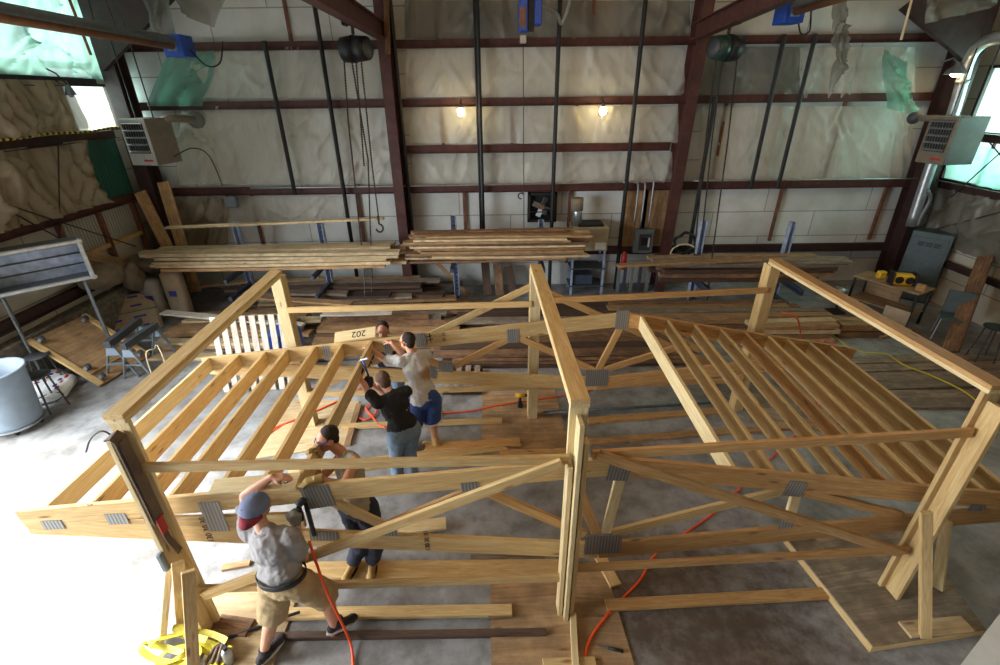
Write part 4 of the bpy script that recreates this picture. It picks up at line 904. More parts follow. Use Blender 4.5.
# sawhorses
def sawhorse(label, p, q, h_):
    p, q = V((p.x, p.y, 0)), V((q.x, q.y, 0)); t = thing('sawhorse', label, 'sawhorse', (p + q) / 2); d = (q - p).normalized(); n = V((-d.y, d.x, 0))
    board('top_rail', p + V((0, 0, h_)), q + V((0, 0, h_)), .1, .12, M['darkgrey'], t)
    for e, s in ((p, 1), (q, -1)):
        for k in (-1, 1):
            MB().cone(e + d * s * .05 + V((0, 0, h_ - .05)) + n * k * .04, e + d * s * .05 + n * k * .26, .022, n=6).build('leg', 'midgrey', t)
        MB().box(e + d * s * .05 + V((0, 0, h_ * .42)), (.03, .34, .03), Matrix.Rotation(math.atan2(d.y, d.x), 3, 'Z')).build('brace', 'midgrey', t)
        MB().prism([e + d * s * .03 + V((0, 0, h_ - .02)) + n * .05, e + d * s * .03 + V((0, 0, h_ - .02)) - n * .05, e + d * s * .03 + V((0, 0, h_ - .22)) - n * .11, e + d * s * .03 + V((0, 0, h_ - .22)) + n * .11], d * s * .01).build('gusset', 'lightgrey', t)
    return t
sawhorse('left of two grey steel sawhorses near the plywood dolly', wZ(122, 379), wZ(152, 352), .68)
sawhorse('right of two grey steel sawhorses, with pale rope over it', wZ(137, 380), wZ(168, 356), .66)
a, b_ = wZ(143, 354, .75), wZ(157, 345, .75)
tag(MB().tube(spline([a + V((.0, 0, -.5)), a + V((.05, 0, .0)), a + V((.12, .12, .03)), b_, b_ + V((.1, -.1, -.25)), b_ + V((.05, -.16, -.5))], 7), .009, 6).build('rope', 'rope'), 'pale rope draped over the right grey sawhorse', 'rope')
# slatted panel standing behind the far truss
c = wZ(262, 396); d = V((math.cos(.08), math.sin(.08), 0)); c = c + V((0, .15, 0))
t = thing('slatted_pallet', 'whitish slatted pallet standing upright behind the far truss and left post', 'pallet', c)
for k in range(8): board('slat', c + d * (-.62 + k * .15) + V((0, 0, .02)), c + d * (-.62 + k * .15) + V((0, .22, 1.3)), .1, .022, 'white', t, (0, -1, .1))
for z in (.1, .65, 1.24): board('batten', c + d * -.7 + V((0, z * .17 + .05, z)), c + d * .52 + V((0, z * .17 + .05, z)), .09, .05, 'grey', t, (0, -1, .1))
c = wY(286, 342, 7.2); t = thing('blue_drum', 'blue plastic drum partly hidden by the far left post', 'drum', V((c.x, c.y, 0)))
MB().lathe([(0, 0), (.26, 0), (.28, .05), (.28, .3), (.29, .32), (.28, .34), (.28, .6), (.29, .62), (.28, .64), (.28, .86), (.25, .9), (0, .89)], 28, V((c.x, c.y, 0))).build('barrel', 'blue', t, True); MB().cone((c.x + .12, c.y, .9), (c.x + .12, c.y, .93), .04).build('bung', 'black', t)
# small pallet seen under the far truss
c = wZ(462, 396); t = thing('pallet', 'small grey pallet lying on the floor below the far truss plates', 'pallet', c)
for k in range(4): board('slat', c + V((-.25 + k * .16, 0, .1)), c + V((-.25 + k * .16, .8, .1)), .1, .02, 'grey', t)
for y in (.06, .4, .74): board('stringer', c + V((-.32, y, .045)), c + V((.32, y, .045)), .05, .09, 'dark', t)

# ------------------------------------------------------ right side things
# grey cabinet against the right wall
A0, A1 = wZ(888, 296, 0), wZ(926, 305, 0); A0.z = A1.z = 0; d = (A1 - A0).normalized(); n = V((-d.y, d.x, 0)); w_ = (A1 - A0).length; hc = 1.55
fr = Matrix(((d.x, n.x, 0, A0.x), (d.y, n.y, 0, A0.y), (0, 0, 1, 0), (0, 0, 0, 1)))
t = tag(link('metal_cabinet', None, None, fr), 'tall dark grey metal cabinet under the flue pipe in the right corner', 'cabinet')
MB().box((w_ / 2, .3, hc / 2 + .04), (w_, .6, hc), bev=.012).build('body', 'cabgrey', t, mw=fr); MB().box((w_ / 2, -.008, hc / 2), (w_ * .86, .016, hc * .9), bev=.004).build('door', 'cabgrey', t, mw=fr)
b = MB()
for i in range(3):
    for k in range(3): b.box((w_ * (.3 + .2 * i), -.02, hc * .88 - k * .035), (w_ * .16, .012, .018))
b.build('vent_slots', 'black', t, mw=fr); MB().cone((w_ * .5, -.03, hc * .5), (w_ * .5, -.005, hc * .5), .02).cone((w_ * .5, -.03, hc * .42), (w_ * .5, -.005, hc * .42), .02).cone((w_ * .5, -.03, hc * .58), (w_ * .5, -.005, hc * .58), .02).build('knob', 'darkgrey', t, mw=fr)
MB().box((w_ / 2, .3, .02), (w_ * .9, .5, .04)).build('plinth', 'black', t, mw=fr)
# workbench with battery radio
zt = .78; P = [wZ(853, 276, zt), wZ(905, 291, zt), wZ(922, 290, zt), wZ(884, 273, zt)]
t = thing('workbench', 'low plywood bench with a shelf in front of the grey cabinet', 'bench', V((P[0].x, P[0].y, 0)))
dx = (P[1] - P[0]).normalized(); ny = V((-dx.y, dx.x, 0)); L = (P[1] - P[0]).length + .25; W2 = .62
fr = Matrix(((dx.x, ny.x, 0, P[0].x), (dx.y, ny.y, 0, P[0].y), (0, 0, 1, 0), (0, 0, 0, 1)))
board('worktop', fr @ V((0, W2 / 2, zt)), fr @ V((L, W2 / 2, zt)), W2, .03, 'ply', t)
for x in (.04, L - .04):
    for y in (.04, W2 - .04): MB().box((x, y, zt / 2 - .01), (.04, .04, zt - .02)).build('leg', 'blacksteel', t, mw=fr)
board('shelf', fr @ V((.03, W2 / 2, .3)), fr @ V((L - .03, W2 / 2, .3)), W2 - .06, .025, 'ply', t)
board('side_panel', fr @ V((L * .62, .02, .2)), fr @ V((L - .02, .02, .2)), .38, .02, 'card', t, (0, -1, 0)); board('back_panel', fr @ V((.05, W2 - .04, .5)), fr @ V((L * .6, W2 - .04, .5)), .36, .02, 'ply', t, (0, -1, 0))
c = fr @ V((L * .62, W2 * .45, zt + .015)); R2 = Matrix.Translation(c) @ Matrix.Rotation(-.3, 4, 'Z')
t = tag(link('jobsite_radio', None, None, R2), 'yellow and black jobsite radio on the bench before the grey cabinet', 'radio')
MB().box((0, 0, .12), (.36, .2, .22), bev=.03).build('body', 'toolyellow', t, mw=R2)
for x in (-.09, .09): MB().cone((x, -.1, .12), (x, -.112, .12), .075, n=20).build('speaker', 'black', t, mw=R2)
for x in (-.2, .2): MB().box((x, 0, .13), (.03, .24, .28), bev=.012).build('roll_cage', 'black', t, mw=R2)
MB().cone((-.2, 0, .27), (.2, 0, .27), .014).build('handle', 'black', t, mw=R2)
c = fr @ V((L * .3, W2 * .5, zt + .015)); t = tag(MB().box((0, 0, .08), (.16, .12, .16), bev=.02).build('battery_charger', 'toolyellow', mw=Matrix.Translation(c)), 'small yellow battery charger left of the radio on the bench', 'charger')
tag(board('wood_block', fr @ V((L * .86, W2 * .35, zt + .08)), fr @ V((L * .97, W2 * .4, zt + .08)), .12, .12, 'pine_warm'), 'wood block on the right end of the bench', 'block')
tag(board('wood_block', wZ(862, 328, .03), wZ(888, 322, .03), .1, .05, 'pine_warm'), 'short offcut on the floor below the bench', 'block')
tag(board('wood_block', wZ(880, 337, .03), wZ(912, 330, .03), .1, .05, 'tan'), 'longer offcut on the floor in front of the bench, nearer the right beam', 'block')
c = wZ(842, 291, .5); t = thing('work_light', 'small shiny clamp light on the floor left of the bench', 'lamp', V((c.x, c.y, 0)))
MB().cone(c + V((-.12, 0, 0)), c + V((.1, -.05, 0)), .11, .05, 16).build('reflector', 'galv', t, True); MB().cone(c, (c.x, c.y, 0), .02).build('stand', 'black', t); MB().box((c.x, c.y, .015), (.3, .3, .03)).build('base', 'black', t)
# grey plastic chair
c = wZ(945, 338); R2 = Matrix.Translation(V((c.x, c.y, 0))) @ Matrix.Rotation(-.7, 4, 'Z')
t = tag(link('shell_chair', None, None, R2), 'grey plastic shell chair behind the leaning plank at the right', 'chair')
MB().box((0, 0, .45), (.44, .42, .03), bev=.012).build('seat', 'cabgrey', t, mw=R2); MB().box((0, .24, .68), (.42, .03, .44), Matrix.Rotation(-.25, 3, 'X'), .014).build('backrest', 'cabgrey', t, mw=R2)
for x in (-.19, .19):
    for y in (-.18, .18): MB().cone((x, y, .44), (x * 1.15, y * 1.2, 0), .012, n=8).build('leg', 'galv', t, mw=R2)
c = wZ(978, 362); stool('stool with a round black padded seat at the right edge', c, .68, 'black')
# extension cords at the right
def cord(label, pts, r, mat, name='extension_cord'): return tag(MB().tube(spline(pts, 8), r, 8).build(name, mat, smooth=True), label, 'cord')
b = []
for k in range(40):
    a = k * .75; b.append(wZ(812 + 18 * math.cos(a) * (1 - .012 * k), 337 + 5 * math.sin(a * 1.1) - (k % 5), .03 + .005 * (k % 7)))
cord('tangled orange cord heap beyond the far right post', b, .012, 'orange')
cord('orange cord hanging down behind the far right post', [wY(781, 312, 7.3), wY(797, 318, 7.2), wZ(801, 340, .05), wZ(800, 352, .02)], .012, 'orange')
cord('orange cord tail leading right from the tangled heap', [wZ(825, 338, .07), wZ(838, 346, .07), wZ(850, 352, .07)], .012, 'orange')
cord('yellow cord winding over the grey boards on the right floor', [wZ(830, 333, .03), wZ(846, 345, .07), wZ(862, 352, .08), wZ(886, 354, .08), wZ(904, 365, .08), wZ(930, 375, .08), wZ(965, 392, .08), wZ(985, 410, .02)], .012, 'yellowcord')
# white painted box at the lower right corner
a, b_ = wZ(952, 676, 1.05), wZ(1010, 600, 1.05); d = (b_ - a); nn = V((d.y, -d.x, 0)).normalized()
t = thing('white_cabinet', 'white painted cabinet top cut off by the lower right corner', 'cabinet', V((a.x, a.y, 0)))
a2 = a - d * .3; b2 = b_ + d * .4
MB().prism([V((p.x, p.y, 1.02)) for p in (a2, b2, b2 + nn * .7, a2 + nn * .7)], (0, 0, .03)).build('top', 'whitepaint', t)
MB().prism([V((p.x, p.y, 0)) for p in (a2 + nn * .03, b2 + nn * .03, b2 + nn * .67, a2 + nn * .67)], (0, 0, 1.02)).build('body', 'whitepaint', t)

# ---------------------------------------------- floor: boards, cords, tools
def fb(label, p0, p1, w_, th, mat, z=None, cat='board', name='floor_board', **k):
    z = th / 2 if z is None else z; return tag(board(name, wZ(*p0, z + th / 2) - V((0, 0, th / 2)), wZ(*p1, z + th / 2) - V((0, 0, th / 2)), w_, th, mat, None, **k), label, cat)
fb('wide pale plank on the floor under the feet of the man in tan boots', (300, 570), (562, 567), .2, .04, 'pine')
fb('short offcut lying on the plank behind the man in tan boots', (385, 530), (446, 522), .16, .04, 'pine_pale', .06)
fb('narrow pine board on the floor between the near posts, behind the dark bar', (258, 613), (512, 609), .11, .04, 'pine', .04)
fb('dark steel-coloured bar on the floor at the bottom left of centre', (262, 635), (546, 631), .06, .05, 'dark')
fb('pine board from the near middle post to the right platform', (606, 604), (846, 591), .11, .04, 'pine_warm', .03)
fb('long pale plank on the floor in front of the white-shirted man', (288, 474), (506, 444), .22, .04, 'pine', .02)
fb('narrow board on the floor behind the black-shirted man', (342, 425), (502, 419), .09, .05, 'pine', .045)
fb('wide plank on the stained plywood under the far middle post', (425, 446), (520, 441), .16, .04, 'pine_warm', .045)
fb('plank edge along the front of the far plywood', (500, 452), (565, 450), .09, .04, 'pine_warm', .05)
fb('pine plank on the floor right of the far middle post', (588, 420), (722, 409), .13, .04, 'pine_warm')
fb('long plank on the floor right of the near middle beam', (590, 441), (870, 419), .13, .04, 'tan')
fb('grey plank lying in shade below the near truss', (470, 561), (545, 560), .16, .04, 'grey', .0)
fb('pale plank end poking out below the bottom chord plate', (600, 555), (616, 585), .12, .04, 'pine', .03)
fb('board along the right edge of the pale left plywood', (347, 444), (359, 403), .09, .05, 'tan')
fb('small offcut on the near plywood at its left edge', (488, 612), (512, 610), .12, .03, 'ply', .035)
fb('short offcut at the bottom edge of the near plywood', (543, 664), (596, 662), .1, .03, 'pine', .035)
fb('narrow upright pine strip at the foot of the near middle post', (573, 612), (577, 690), .06, .05, 'pine_pale', .05)
fb('rough sliver of board in the bright light left of the front man', (222, 567), (250, 562), .07, .03, 'tan')
fb('brown board under the foot of the near left post', (216, 622), (250, 627), .16, .03, 'brown', .037)
tag(MB().cone(wZ(543, 413, .06), wZ(716, 402, .06), .025, n=10).build('pipe', 'galvdark', smooth=True), 'grey steel pipe lying on the floor right of the far middle post', 'pipe')
cord('orange cord across the floor below the near truss, running to the bottom edge', [wZ(748, 480, .02), wZ(715, 512, .02), wZ(690, 530, .02), wZ(655, 555, .02), wZ(640, 580, .02), wZ(610, 612, .03), wZ(590, 640, .035), wZ(582, 675, .035)], .013, 'orange')
cord('orange cord between the right purlins', [wZ(748, 480, .02), wZ(790, 440, .02), wZ(815, 415, .02), wZ(820, 395, .02)], .012, 'orange')
cord('orange cord crossing the far floor behind the middle post', [wZ(436, 413, .02), wZ(470, 411, .02), wZ(500, 405, .03), wZ(560, 396, .03), wZ(600, 388, .02), wZ(650, 383, .02)], .012, 'orange')
cord('loop of orange cord right of the blue shorts', [wZ(432, 418, .02), wZ(435, 411, .02), wZ(441, 410, .02), wZ(440, 416, .02), wZ(433, 419, .02), wZ(428, 414, .02), wZ(432, 409, .02)], .014, 'orange')
cord('orange cord coil on the floor left of the black-shirted man', [wZ(358, 417, .02), wZ(366, 420, .02), wZ(376, 413, .03), wZ(374, 404, .03), wZ(366, 408, .03), wZ(372, 416, .03), wZ(378, 424, .06), wZ(386, 428, .06)], .014, 'orange')
cord('orange cord under the left purlins beside the left plywood pad', [wZ(250, 449, .02), wZ(262, 440, .02), wZ(275, 428, .02), wZ(300, 418, .03), wZ(340, 400, .03), wZ(366, 385, .02)], .014, 'orange')
cord('second orange cord under the left purlins, lower left', [wZ(240, 462, .02), wZ(256, 448, .02), wZ(270, 434, .02), wZ(284, 424, .02)], .012, 'orange')
cord('orange air hose hanging from the front man to the bottom edge', [wY(309, 541, 2.72), wY(316, 562, 2.62), wY(326, 590, 2.5), wZ(345, 630, .2), wZ(352, 650, .03), wZ(354, 690, .03)], .012, 'orange', 'air_hose')
cord('thin black hose on the floor from the straps to the front man', [wZ(221, 640, .04), wZ(245, 632, .04), wZ(268, 624, .05), wZ(285, 617, .1), wZ(300, 612, .1)], .014, 'black', 'air_hose')
cord('thin black wire curling out from the near left post', [wY(86, 452, 2.75), wY(90, 440, 2.75), wY(98, 432, 2.72), wY(106, 432, 2.72), wY(114, 438, 2.74)], .006, 'black')
# yellow lifting straps heaped by the near left post
b = MB()
for k in range(9):
    cx, cy = 182 + random.uniform(-16, 26), 648 + random.uniform(-14, 14); a0 = random.uniform(0, 6); pts, ups = [], []
    r1, r2, w0 = random.uniform(18, 32), random.uniform(8, 14), random.uniform(.5, 1.5)
    for i in range(30):
        a = a0 + i * .16; p = wZ(cx + r1 * math.cos(a), cy + r2 * math.sin(a * w0 + k), .05 + .014 * k + .02 * math.sin(i * .4 + k)); pts.append(p); ups.append((math.cos(k * 2.1) * .7, math.sin(k * 1.3) * .5, 1))
    b.ribbon(pts, .05, .006, ups)
tag(b.build('lifting_strap', 'yellow'), 'heap of yellow lifting strap at the foot of the near left post', 'strap')
b = MB()
for k in range(3): b.tube(spline([wZ(205 + 6 * k, 665, .06), wZ(215 + 4 * k, 648 - 2 * k, .08 + .02 * k), wZ(226, 646 + 3 * k, .08), wZ(224 - 4 * k, 662, .06)], 6), .016, 8)
tag(b.build('brown_hose', 'webbrown', smooth=True), 'brown hose loops beside the yellow straps', 'hose')
c = wZ(230, 660, .04); t = thing('spray_can', 'shiny metal can standing at the bottom edge by the straps', 'can', (c.x, c.y, .022))
MB().lathe([(0, .02), (.04, .02), (.042, .03), (.042, .16), (.03, .185), (.016, .19)], 20, V((c.x, c.y, .002))).build('can_body', 'galv', t, True); MB().cone((c.x, c.y, .19), (c.x, c.y, .225), .017).build('cap', 'black', t)
t = thing('chisel', 'dark handled chisel lying on the near plywood sheet', 'chisel', wZ(608, 650, .03))
MB().cap(wZ(622, 651, .04), wZ(609, 648, .04), .015, .012).build('handle', 'black', t, True); MB().box((0, 0, 0), (.09, .014, .004)).xf(frame(wZ(609, 648, .038), wZ(596, 644, .03), (0, 0, 1))).build('blade', 'galvdark', t)
# cordless drill on the far plywood
c = wZ(520, 406, .02); t = thing('cordless_drill', 'yellow cordless drill standing beside the far middle post', 'drill', c)
MB().box(c + V((0, 0, .03)), (.08, .12, .06), bev=.01).build('battery', 'black', t); MB().cap(c + V((0, 0, .06)), c + V((0, .0, .17)), .022).build('grip', 'black', t, True)
MB().cone(c + V((-.07, 0, .2)), c + V((.08, 0, .2)), .035, .032).build('motor_housing', 'toolyellow', t, True); MB().cone(c + V((.08, 0, .2)), c + V((.13, 0, .2)), .025, .015).build('chuck', 'black', t, True)
# dark strap pad hung down the near left post
t = thing('tool_roll', 'brown padded strap hanging down the near left post, red tag near its end', 'strap', S(Lx, Yn - .17, 1.3))
xs = Lx + .032; f0 = [S(xs, Yn - .165, 2.32), S(xs + .012, Yn - .14, 2.25), S(xs + .015, Yn - .13, 1.7), S(xs + .015, Yn - .13, 1.18)]
MB().ribbon([S(xs - .03, Yn - .13, 2.335), S(xs + .0, Yn - .13, 2.345)] + [S(xs + .02, Yn - .12, 2.30), S(xs + .022, Yn - .115, 1.7), S(xs + .022, Yn - .115, 1.5)], .11, .012, [(0, 0, 1)] * 2 + [(1, 0, 0)] * 3).build('pad', 'webbrown', t)
MB().ribbon([S(xs + .034, Yn - .13, 2.29), S(xs + .034, Yn - .13, 1.5), S(xs + .036, Yn - .125, 1.3), S(xs + .06, Yn - .1, 1.12)], .055, .01, [(1, 0, 0)] * 4).build('strap', 'webbrown', t)
p = S(xs + .045, Yn - .13, 1.46); MB().box((0, 0, 0), (.012, .07, .16), bev=.003).xf(Matrix.Translation(p) @ YAWM).build('red_tag', 'red', t)
# rubber-grip hammer hung on the post's far side
c = S(Lx - .005, Yn - .18, 1.1); tag(MB().box((0, 0, 0), (.05, .05, .2), bev=.012).xf(Matrix.Translation(c) @ YAWM).build('clamp', 'midgrey'), 'grey clamp hanging low on the outside of the near left post', 'clamp')
# --------------------------------------------------------------- people
TEX = {}
def clouds(size):
    if size not in TEX: t = bpy.data.textures.new('fold_noise', 'CLOUDS'); t.noise_scale = size; t.noise_depth = 2; TEX[size] = t
    return TEX[size]
def organic(b, name, mat, parent, vox=.008, smooth=3, folds=0., fsize=.09):
    o = b.build(name, mat, parent, True)
    m = o.modifiers.new('remesh', 'REMESH'); m.mode = 'VOXEL'; m.voxel_size = vox; m.use_smooth_shade = True
    if smooth: m = o.modifiers.new('smooth', 'SMOOTH'); m.iterations = smooth; m.factor = .5
    if folds: m = o.modifiers.new('folds', 'DISPLACE'); m.texture = clouds(fsize); m.strength = folds; m.mid_level = .5; m.texture_coords = 'GLOBAL'
    return o
def basis(side, fwd, up): return Matrix(((side.x, fwd.x, up.x), (side.y, fwd.y, up.y), (side.z, fwd.z, up.z)))
def ortho(fwd, up):
    up = up.normalized(); f = (fwd - up * fwd.dot(up)).normalized(); return f.cross(up).normalized(), f, up      # right, fwd, up
def ik(a, c, l1, l2, pole):
    d = c - a; D = min(d.length, (l1 + l2) * .995); d = d.normalized(); x = (l1 * l1 - l2 * l2 + D * D) / (2 * D); h = math.sqrt(max(l1 * l1 - x * x, 0))
    p = pole - a; p = p - d * p.dot(d); p = p.normalized() if p.length > 1e-4 else d.orthogonal().normalized(); return a + d * x + p * h, a + d * D
def hand(b, wrist, d, n, side, curl, g=0.):
    """palm, four fingers of unequal length and a thumb; d along the fingers, n out of the palm, side +1 puts the thumb on d x n"""
    d = d.normalized(); n = (n - d * n.dot(d)).normalized(); l = d.cross(n)
    ks = [(.030, .084, .070), (.010, .090, .080), (-.011, .086, .074), (-.031, .077, .058)]
    for off, kd, ln in ks:
        k = wrist + d * kd + l * off * side; b.cap(wrist + l * off * side * .6, k, .015 + g, .0125 + g, 8)
        a, p = 0., k
        for i, f in enumerate((.46, .3, .24)):
            a += curl * (1.0, 1.1, .8)[i]; q = p + (d * math.cos(a) + n * math.sin(a)) * ln * f
            b.cap(p, q, .0095 - .0008 * i + g, .0088 - .0008 * i + g, 8); p = q
    t0 = wrist + d * .028 + l * .024 * side; t1 = t0 + (d * .7 + l * .7 * side + n * .35).normalized() * .045; t2 = t1 + (d * .8 + l * .2 * side + n * .55).normalized() * .034
    b.cap(t0, t1, .0145 + g, .0115 + g, 8).cap(t1, t2, .0108 + g, .009 + g, 8)
def person(label, J, facing, face, skin, hair, clothes, look_up=V((0, 0, 1)), curl=(.5, .5), palm=(None, None), wristd=(None, None), toes=None, hipface=None):
    J = {k: V(v) for k, v in J.items()}; hip, neck, hc = J['hip'], J['neck'], J['head']
    root = thing('person', label, 'person', V((hip.x, hip.y, 0)))
    ax = (neck - hip).normalized(); R_, F_, U_ = ortho(V((*facing, 0)), ax); Rh, Fh, Uh = ortho(V((*(hipface or facing), 0)), (ax + V((0, 0, 1.5))))
    B3, B3h = basis(R_, F_, U_), basis(Rh, Fh, Uh); T = (neck - hip).length
    sh = {'L': J.get('shL', neck - R_ * .175 - U_ * .055), 'R': J.get('shR', neck + R_ * .175 - U_ * .055)}
    P = {}
    for s, sg in (('L', -1), ('R', 1)):
        el, wr = ik(sh[s], J['ha' + s], .295, .265, J['el' + s]); P['el' + s], P['wr' + s] = el, wr
        hp = hip + Rh * sg * .092 - Uh * .02; kn, an = ik(hp, J['an' + s], .44, .42, J['kn' + s]); P['hp' + s], P['kn' + s], P['an' + s] = hp, kn, an
    b = MB()
    # trunk
    def trunk(b, g=0., low=True):
        if low: b.ball(hip, (.162 + g, .112 + g, .125 + g), B3h, 18)
        b.ball(hip + ax * T * .33, (.14 + g, .1 + g, .15 + g), B3, 18).ball(hip + ax * T * .66 + F_ * .005, (.168 + g, .115 + g, .19 + g), B3, 18)
        b.cap(sh['L'] * .8 + sh['R'] * .2, sh['R'] * .8 + sh['L'] * .2, .066 + g, None, 14).ball(neck - U_ * .07 - F_ * .02, (.11 + g, .075 + g, .07 + g), B3)
    trunk(b)
    hR, hF, hU = ortho(V(face), V(look_up)); H3 = basis(hR, hF, hU)
    b.cap(neck - U_ * .04, hc - hU * .06 - hF * .015, .058, .052)
    b.ball(hc + hU * .02 - hF * .012, (.076, .098, .098), H3, 20).ball(hc - hU * .055 + hF * .032, (.056, .062, .062), H3, 16).ball(hc - hU * .092 + hF * .058, (.024, .02, .017), H3)
    b.cap(hc + hU * .012 + hF * .082, hc - hU * .026 + hF * .105, .009, .013, 8).ball(hc - hU * .03 + hF * .095, (.019, .012, .009), H3)
    b.cap(hc + hU * .03 + hF * .075 - hR * .03, hc + hU * .03 + hF * .075 + hR * .03, .013, None, 8)
    for sg in (-1, 1): b.ball(hc + hR * sg * .078 - hU * .008 - hF * .008, (.012, .022, .034), H3, 10)
    b.cap(hc - hU * .062 + hF * .087 - hR * .017, hc - hU * .062 + hF * .087 + hR * .017, .0085, None, 8)
    for s, sg in (('L', -1), ('R', 1)):
        el, wr = P['el' + s], P['wr' + s]
        b.ball(sh[s], .064, n=12).cap(sh[s], el, .054, .041).cap(el, el.lerp(wr, .3), .041, .044).cap(el.lerp(wr, .3), wr, .044, .029)
        i = 0 if s == 'L' else 1; hd = V(wristd[i]) if wristd[i] else (wr - el); pn = V(palm[i]) if palm[i] else (-Uh if abs(hd.normalized().z) < .8 else F_)
        P['hd' + s], P['pn' + s] = hd, pn; hand(b, wr, hd, pn, -1 if s == 'L' else 1, curl[i])
        hp, kn, an = P['hp' + s], P['kn' + s], P['an' + s]
        b.cap(hp, kn, .09, .06).cap(kn, kn.lerp(an, .3) - Fh * .012, .058, .06).cap(kn.lerp(an, .3) - Fh * .012, an, .06, .037)
        td = V((*(toes[i] if toes else Fh.xy), 0)).normalized(); P['td' + s] = td
        b.cap(an, an - V((0, 0, .045)) - td * .03, .037, .034).cap(an - V((0, 0, .05)), an - V((0, 0, .062)) + td * .15, .034, .026)
    organic(b, 'body', skin, root, .007, 2)
    # face
    for sg in (-1, 1):
        e = hc + hR * sg * .03 + hF * .083 + hU * .008
        ey = MB().ball(e, (.0125, .009, .009), H3, 10).build('eye', 'eyewhite', root, True); MB().ball(e + hF * .0065, (.006, .004, .006), H3, 8).build('iris', 'black', ey, True)
        MB().cap(e + hU * .02 + hF * .006 - hR * .014, e + hU * .021 + hF * .006 + hR * .014, .0035, None, 6).build('eyebrow', hair, root, True)
    MB().cap(hc - hU * .062 + hF * .0945 - hR * .02, hc - hU * .062 + hF * .0945 + hR * .02, .004, None, 6).build('mouth', 'lip', root, True)
    b = MB(); b.ball(hc + hU * .046 - hF * .034, (.081, .094, .085), H3, 20).ball(hc - hU * .01 - hF * .06, (.072, .05, .075), H3, 16)
    for sg in (-1, 1): b.ball(hc + hR * sg * .068 + hU * .02 - hF * .0, (.012, .018, .03), H3, 8)
    organic(b, 'hair', hair, root, .008, 1, .008, .02)
    # clothes
    c = clothes
    if 'shirt' in c:
        b = MB(); g = c.get('fit', .02); trunk(b, g, False); b.cone(hip - ax * .04, hip + ax * T * .35, .01, .01)
        b.ball(hip + ax * c.get('hem', .0), (.176 + g, .128 + g, .12), B3, 18).ball(hip + ax * .1, (.16 + g, .118 + g, .14), B3, 18)
        if c.get('sleeve', 1):
            for s in 'LR':
                el = P['el' + s]; e2 = sh[s].lerp(el, c.get('sleeve_len', .78)); b.ball(sh[s], .07 + g * .6, n=12).cone(sh[s], e2, .072 + g * .5, .064 + g, 16)
        o = organic(b, 'shirt', c['shirt'], root, .009, 2, c.get('folds', .03), .1)
        b = MB(); b.tube([neck - U_ * .012 + (R_ * math.cos(a * PI / 8) * .075 + F_ * math.sin(a * PI / 8) * .068) - U_ * (.03 * max(0, math.sin(a * PI / 8))) for a in range(16)], .012, 8, True); b.build('collar', c['shirt'], o, True)
    def leg_cloth(frac, r1, r2, mat, name, folds, g):
        b = MB(); b.ball(hip - Uh * .01, (.168 + g, .12 + g, .125 + g), B3h, 18).ball(hip + Uh * .045, (.162, .112, .1), B3h, 18)
        for s in 'LR':
            hp, kn, an = P['hp' + s], P['kn' + s], P['an' + s]; mid = hp.lerp(kn, .5)
            if frac <= 1: b.ball(hp, .1 + g, n=14).cone(hp, hp.lerp(kn, frac), .102 + g, r2, 20)
            else:
                e = kn.lerp(an, frac - 1); b.ball(hp, .1 + g, n=14).cone(hp, kn, .102 + g, r1, 20).ball(kn, r1, n=14).cone(kn, e, r1, r2, 20)
        return organic(b, name, mat, root, .009, 2, folds, .09)
    if 'trousers' in c: leg_cloth(c.get('tlen', 1.9), .083, .078, c['trousers'], 'trousers', .03, .016)
    if 'shorts' in c:
        o = leg_cloth(c.get('slen', .96), .1, c.get('swide', .118), c['shorts'], 'shorts', .03, .02)
        if 'stripe' in c:
            for s, sg in (('L', -1), ('R', 1)):
                hp, kn = P['hp' + s], P['kn' + s]; e = hp.lerp(kn, c.get('slen', .96)); d = (kn - hp).normalized(); out = (Rh * sg - d * (Rh * sg).dot(d)).normalized()
                f2 = d.cross(out); ring = [e - d * .03 + (out * math.cos(a * PI / 10) + f2 * math.sin(a * PI / 10)) * (c.get('swide', .118) + .003) for a in range(20)]
                MB().tube(ring, .012, 6, True).build('hem_stripe', c['stripe'], o, True)
                MB().ribbon([hp + out * .137 + d * .0, hp.lerp(kn, .45) + out * .134, e - d * .03 + out * .125], .035, .012, [out] * 3).build('side_stripe', c['stripe'], o)
    if 'belt' in c:
        b = MB(); q = hip + Uh * .075; b.ribbon([q + (Rh * math.cos(a * PI / 16) * .198 + Fh * math.sin(a * PI / 16) * .15) for a in range(33)], .01, .05)
        o = b.build('belt', c['belt'], root, True); MB().box(q - Rh * .2 - Uh * .05, (.04, .09, .12), bev=.01).build('pouch', c['belt'], o)
    for s in 'LR':
        an, td, kn = P['an' + s], P['td' + s], P['kn' + s]; gz = V((0, 0, 1)); sd = td.cross(gz); z0 = an.z - .09
        b = MB(); h0 = V((an.x, an.y, z0 + .045)); tz = c.get('heel', {}).get(s, 0)
        b.ball(h0 - td * .045, (.042, .05, .045), basis(sd, td, gz)).cap(h0 - td * .02 + gz * .005, h0 + td * .14 - gz * .008, .044, .036).ball(h0 + td * .15 - gz * .01, (.046, .06, .034), basis(sd, td, gz))
        b.cone(h0 - td * .01, an + (kn - an).normalized() * c.get('cuff', .04), .052, .054, 16)
        M4 = None
        if tz: M4 = Matrix.Translation(h0 + td * .16 - gz * .04) @ Matrix.Rotation(-tz, 4, sd) @ Matrix.Translation(-(h0 + td * .16 - gz * .04)); b.xf(M4)
        o = organic(b, 'shoe', c['shoe'], root, .008, 2)
        b = MB(); pts = []
        for k in range(18):
            a = 2 * PI * k / 18; pts.append(h0 + td * (.055 + .155 * math.cos(a)) + sd * .05 * math.sin(a) * (1.0 if math.cos(a) > -.2 else .85) - gz * .046)
        b.prism(pts, gz * .024); 
        if M4: b.xf(M4)
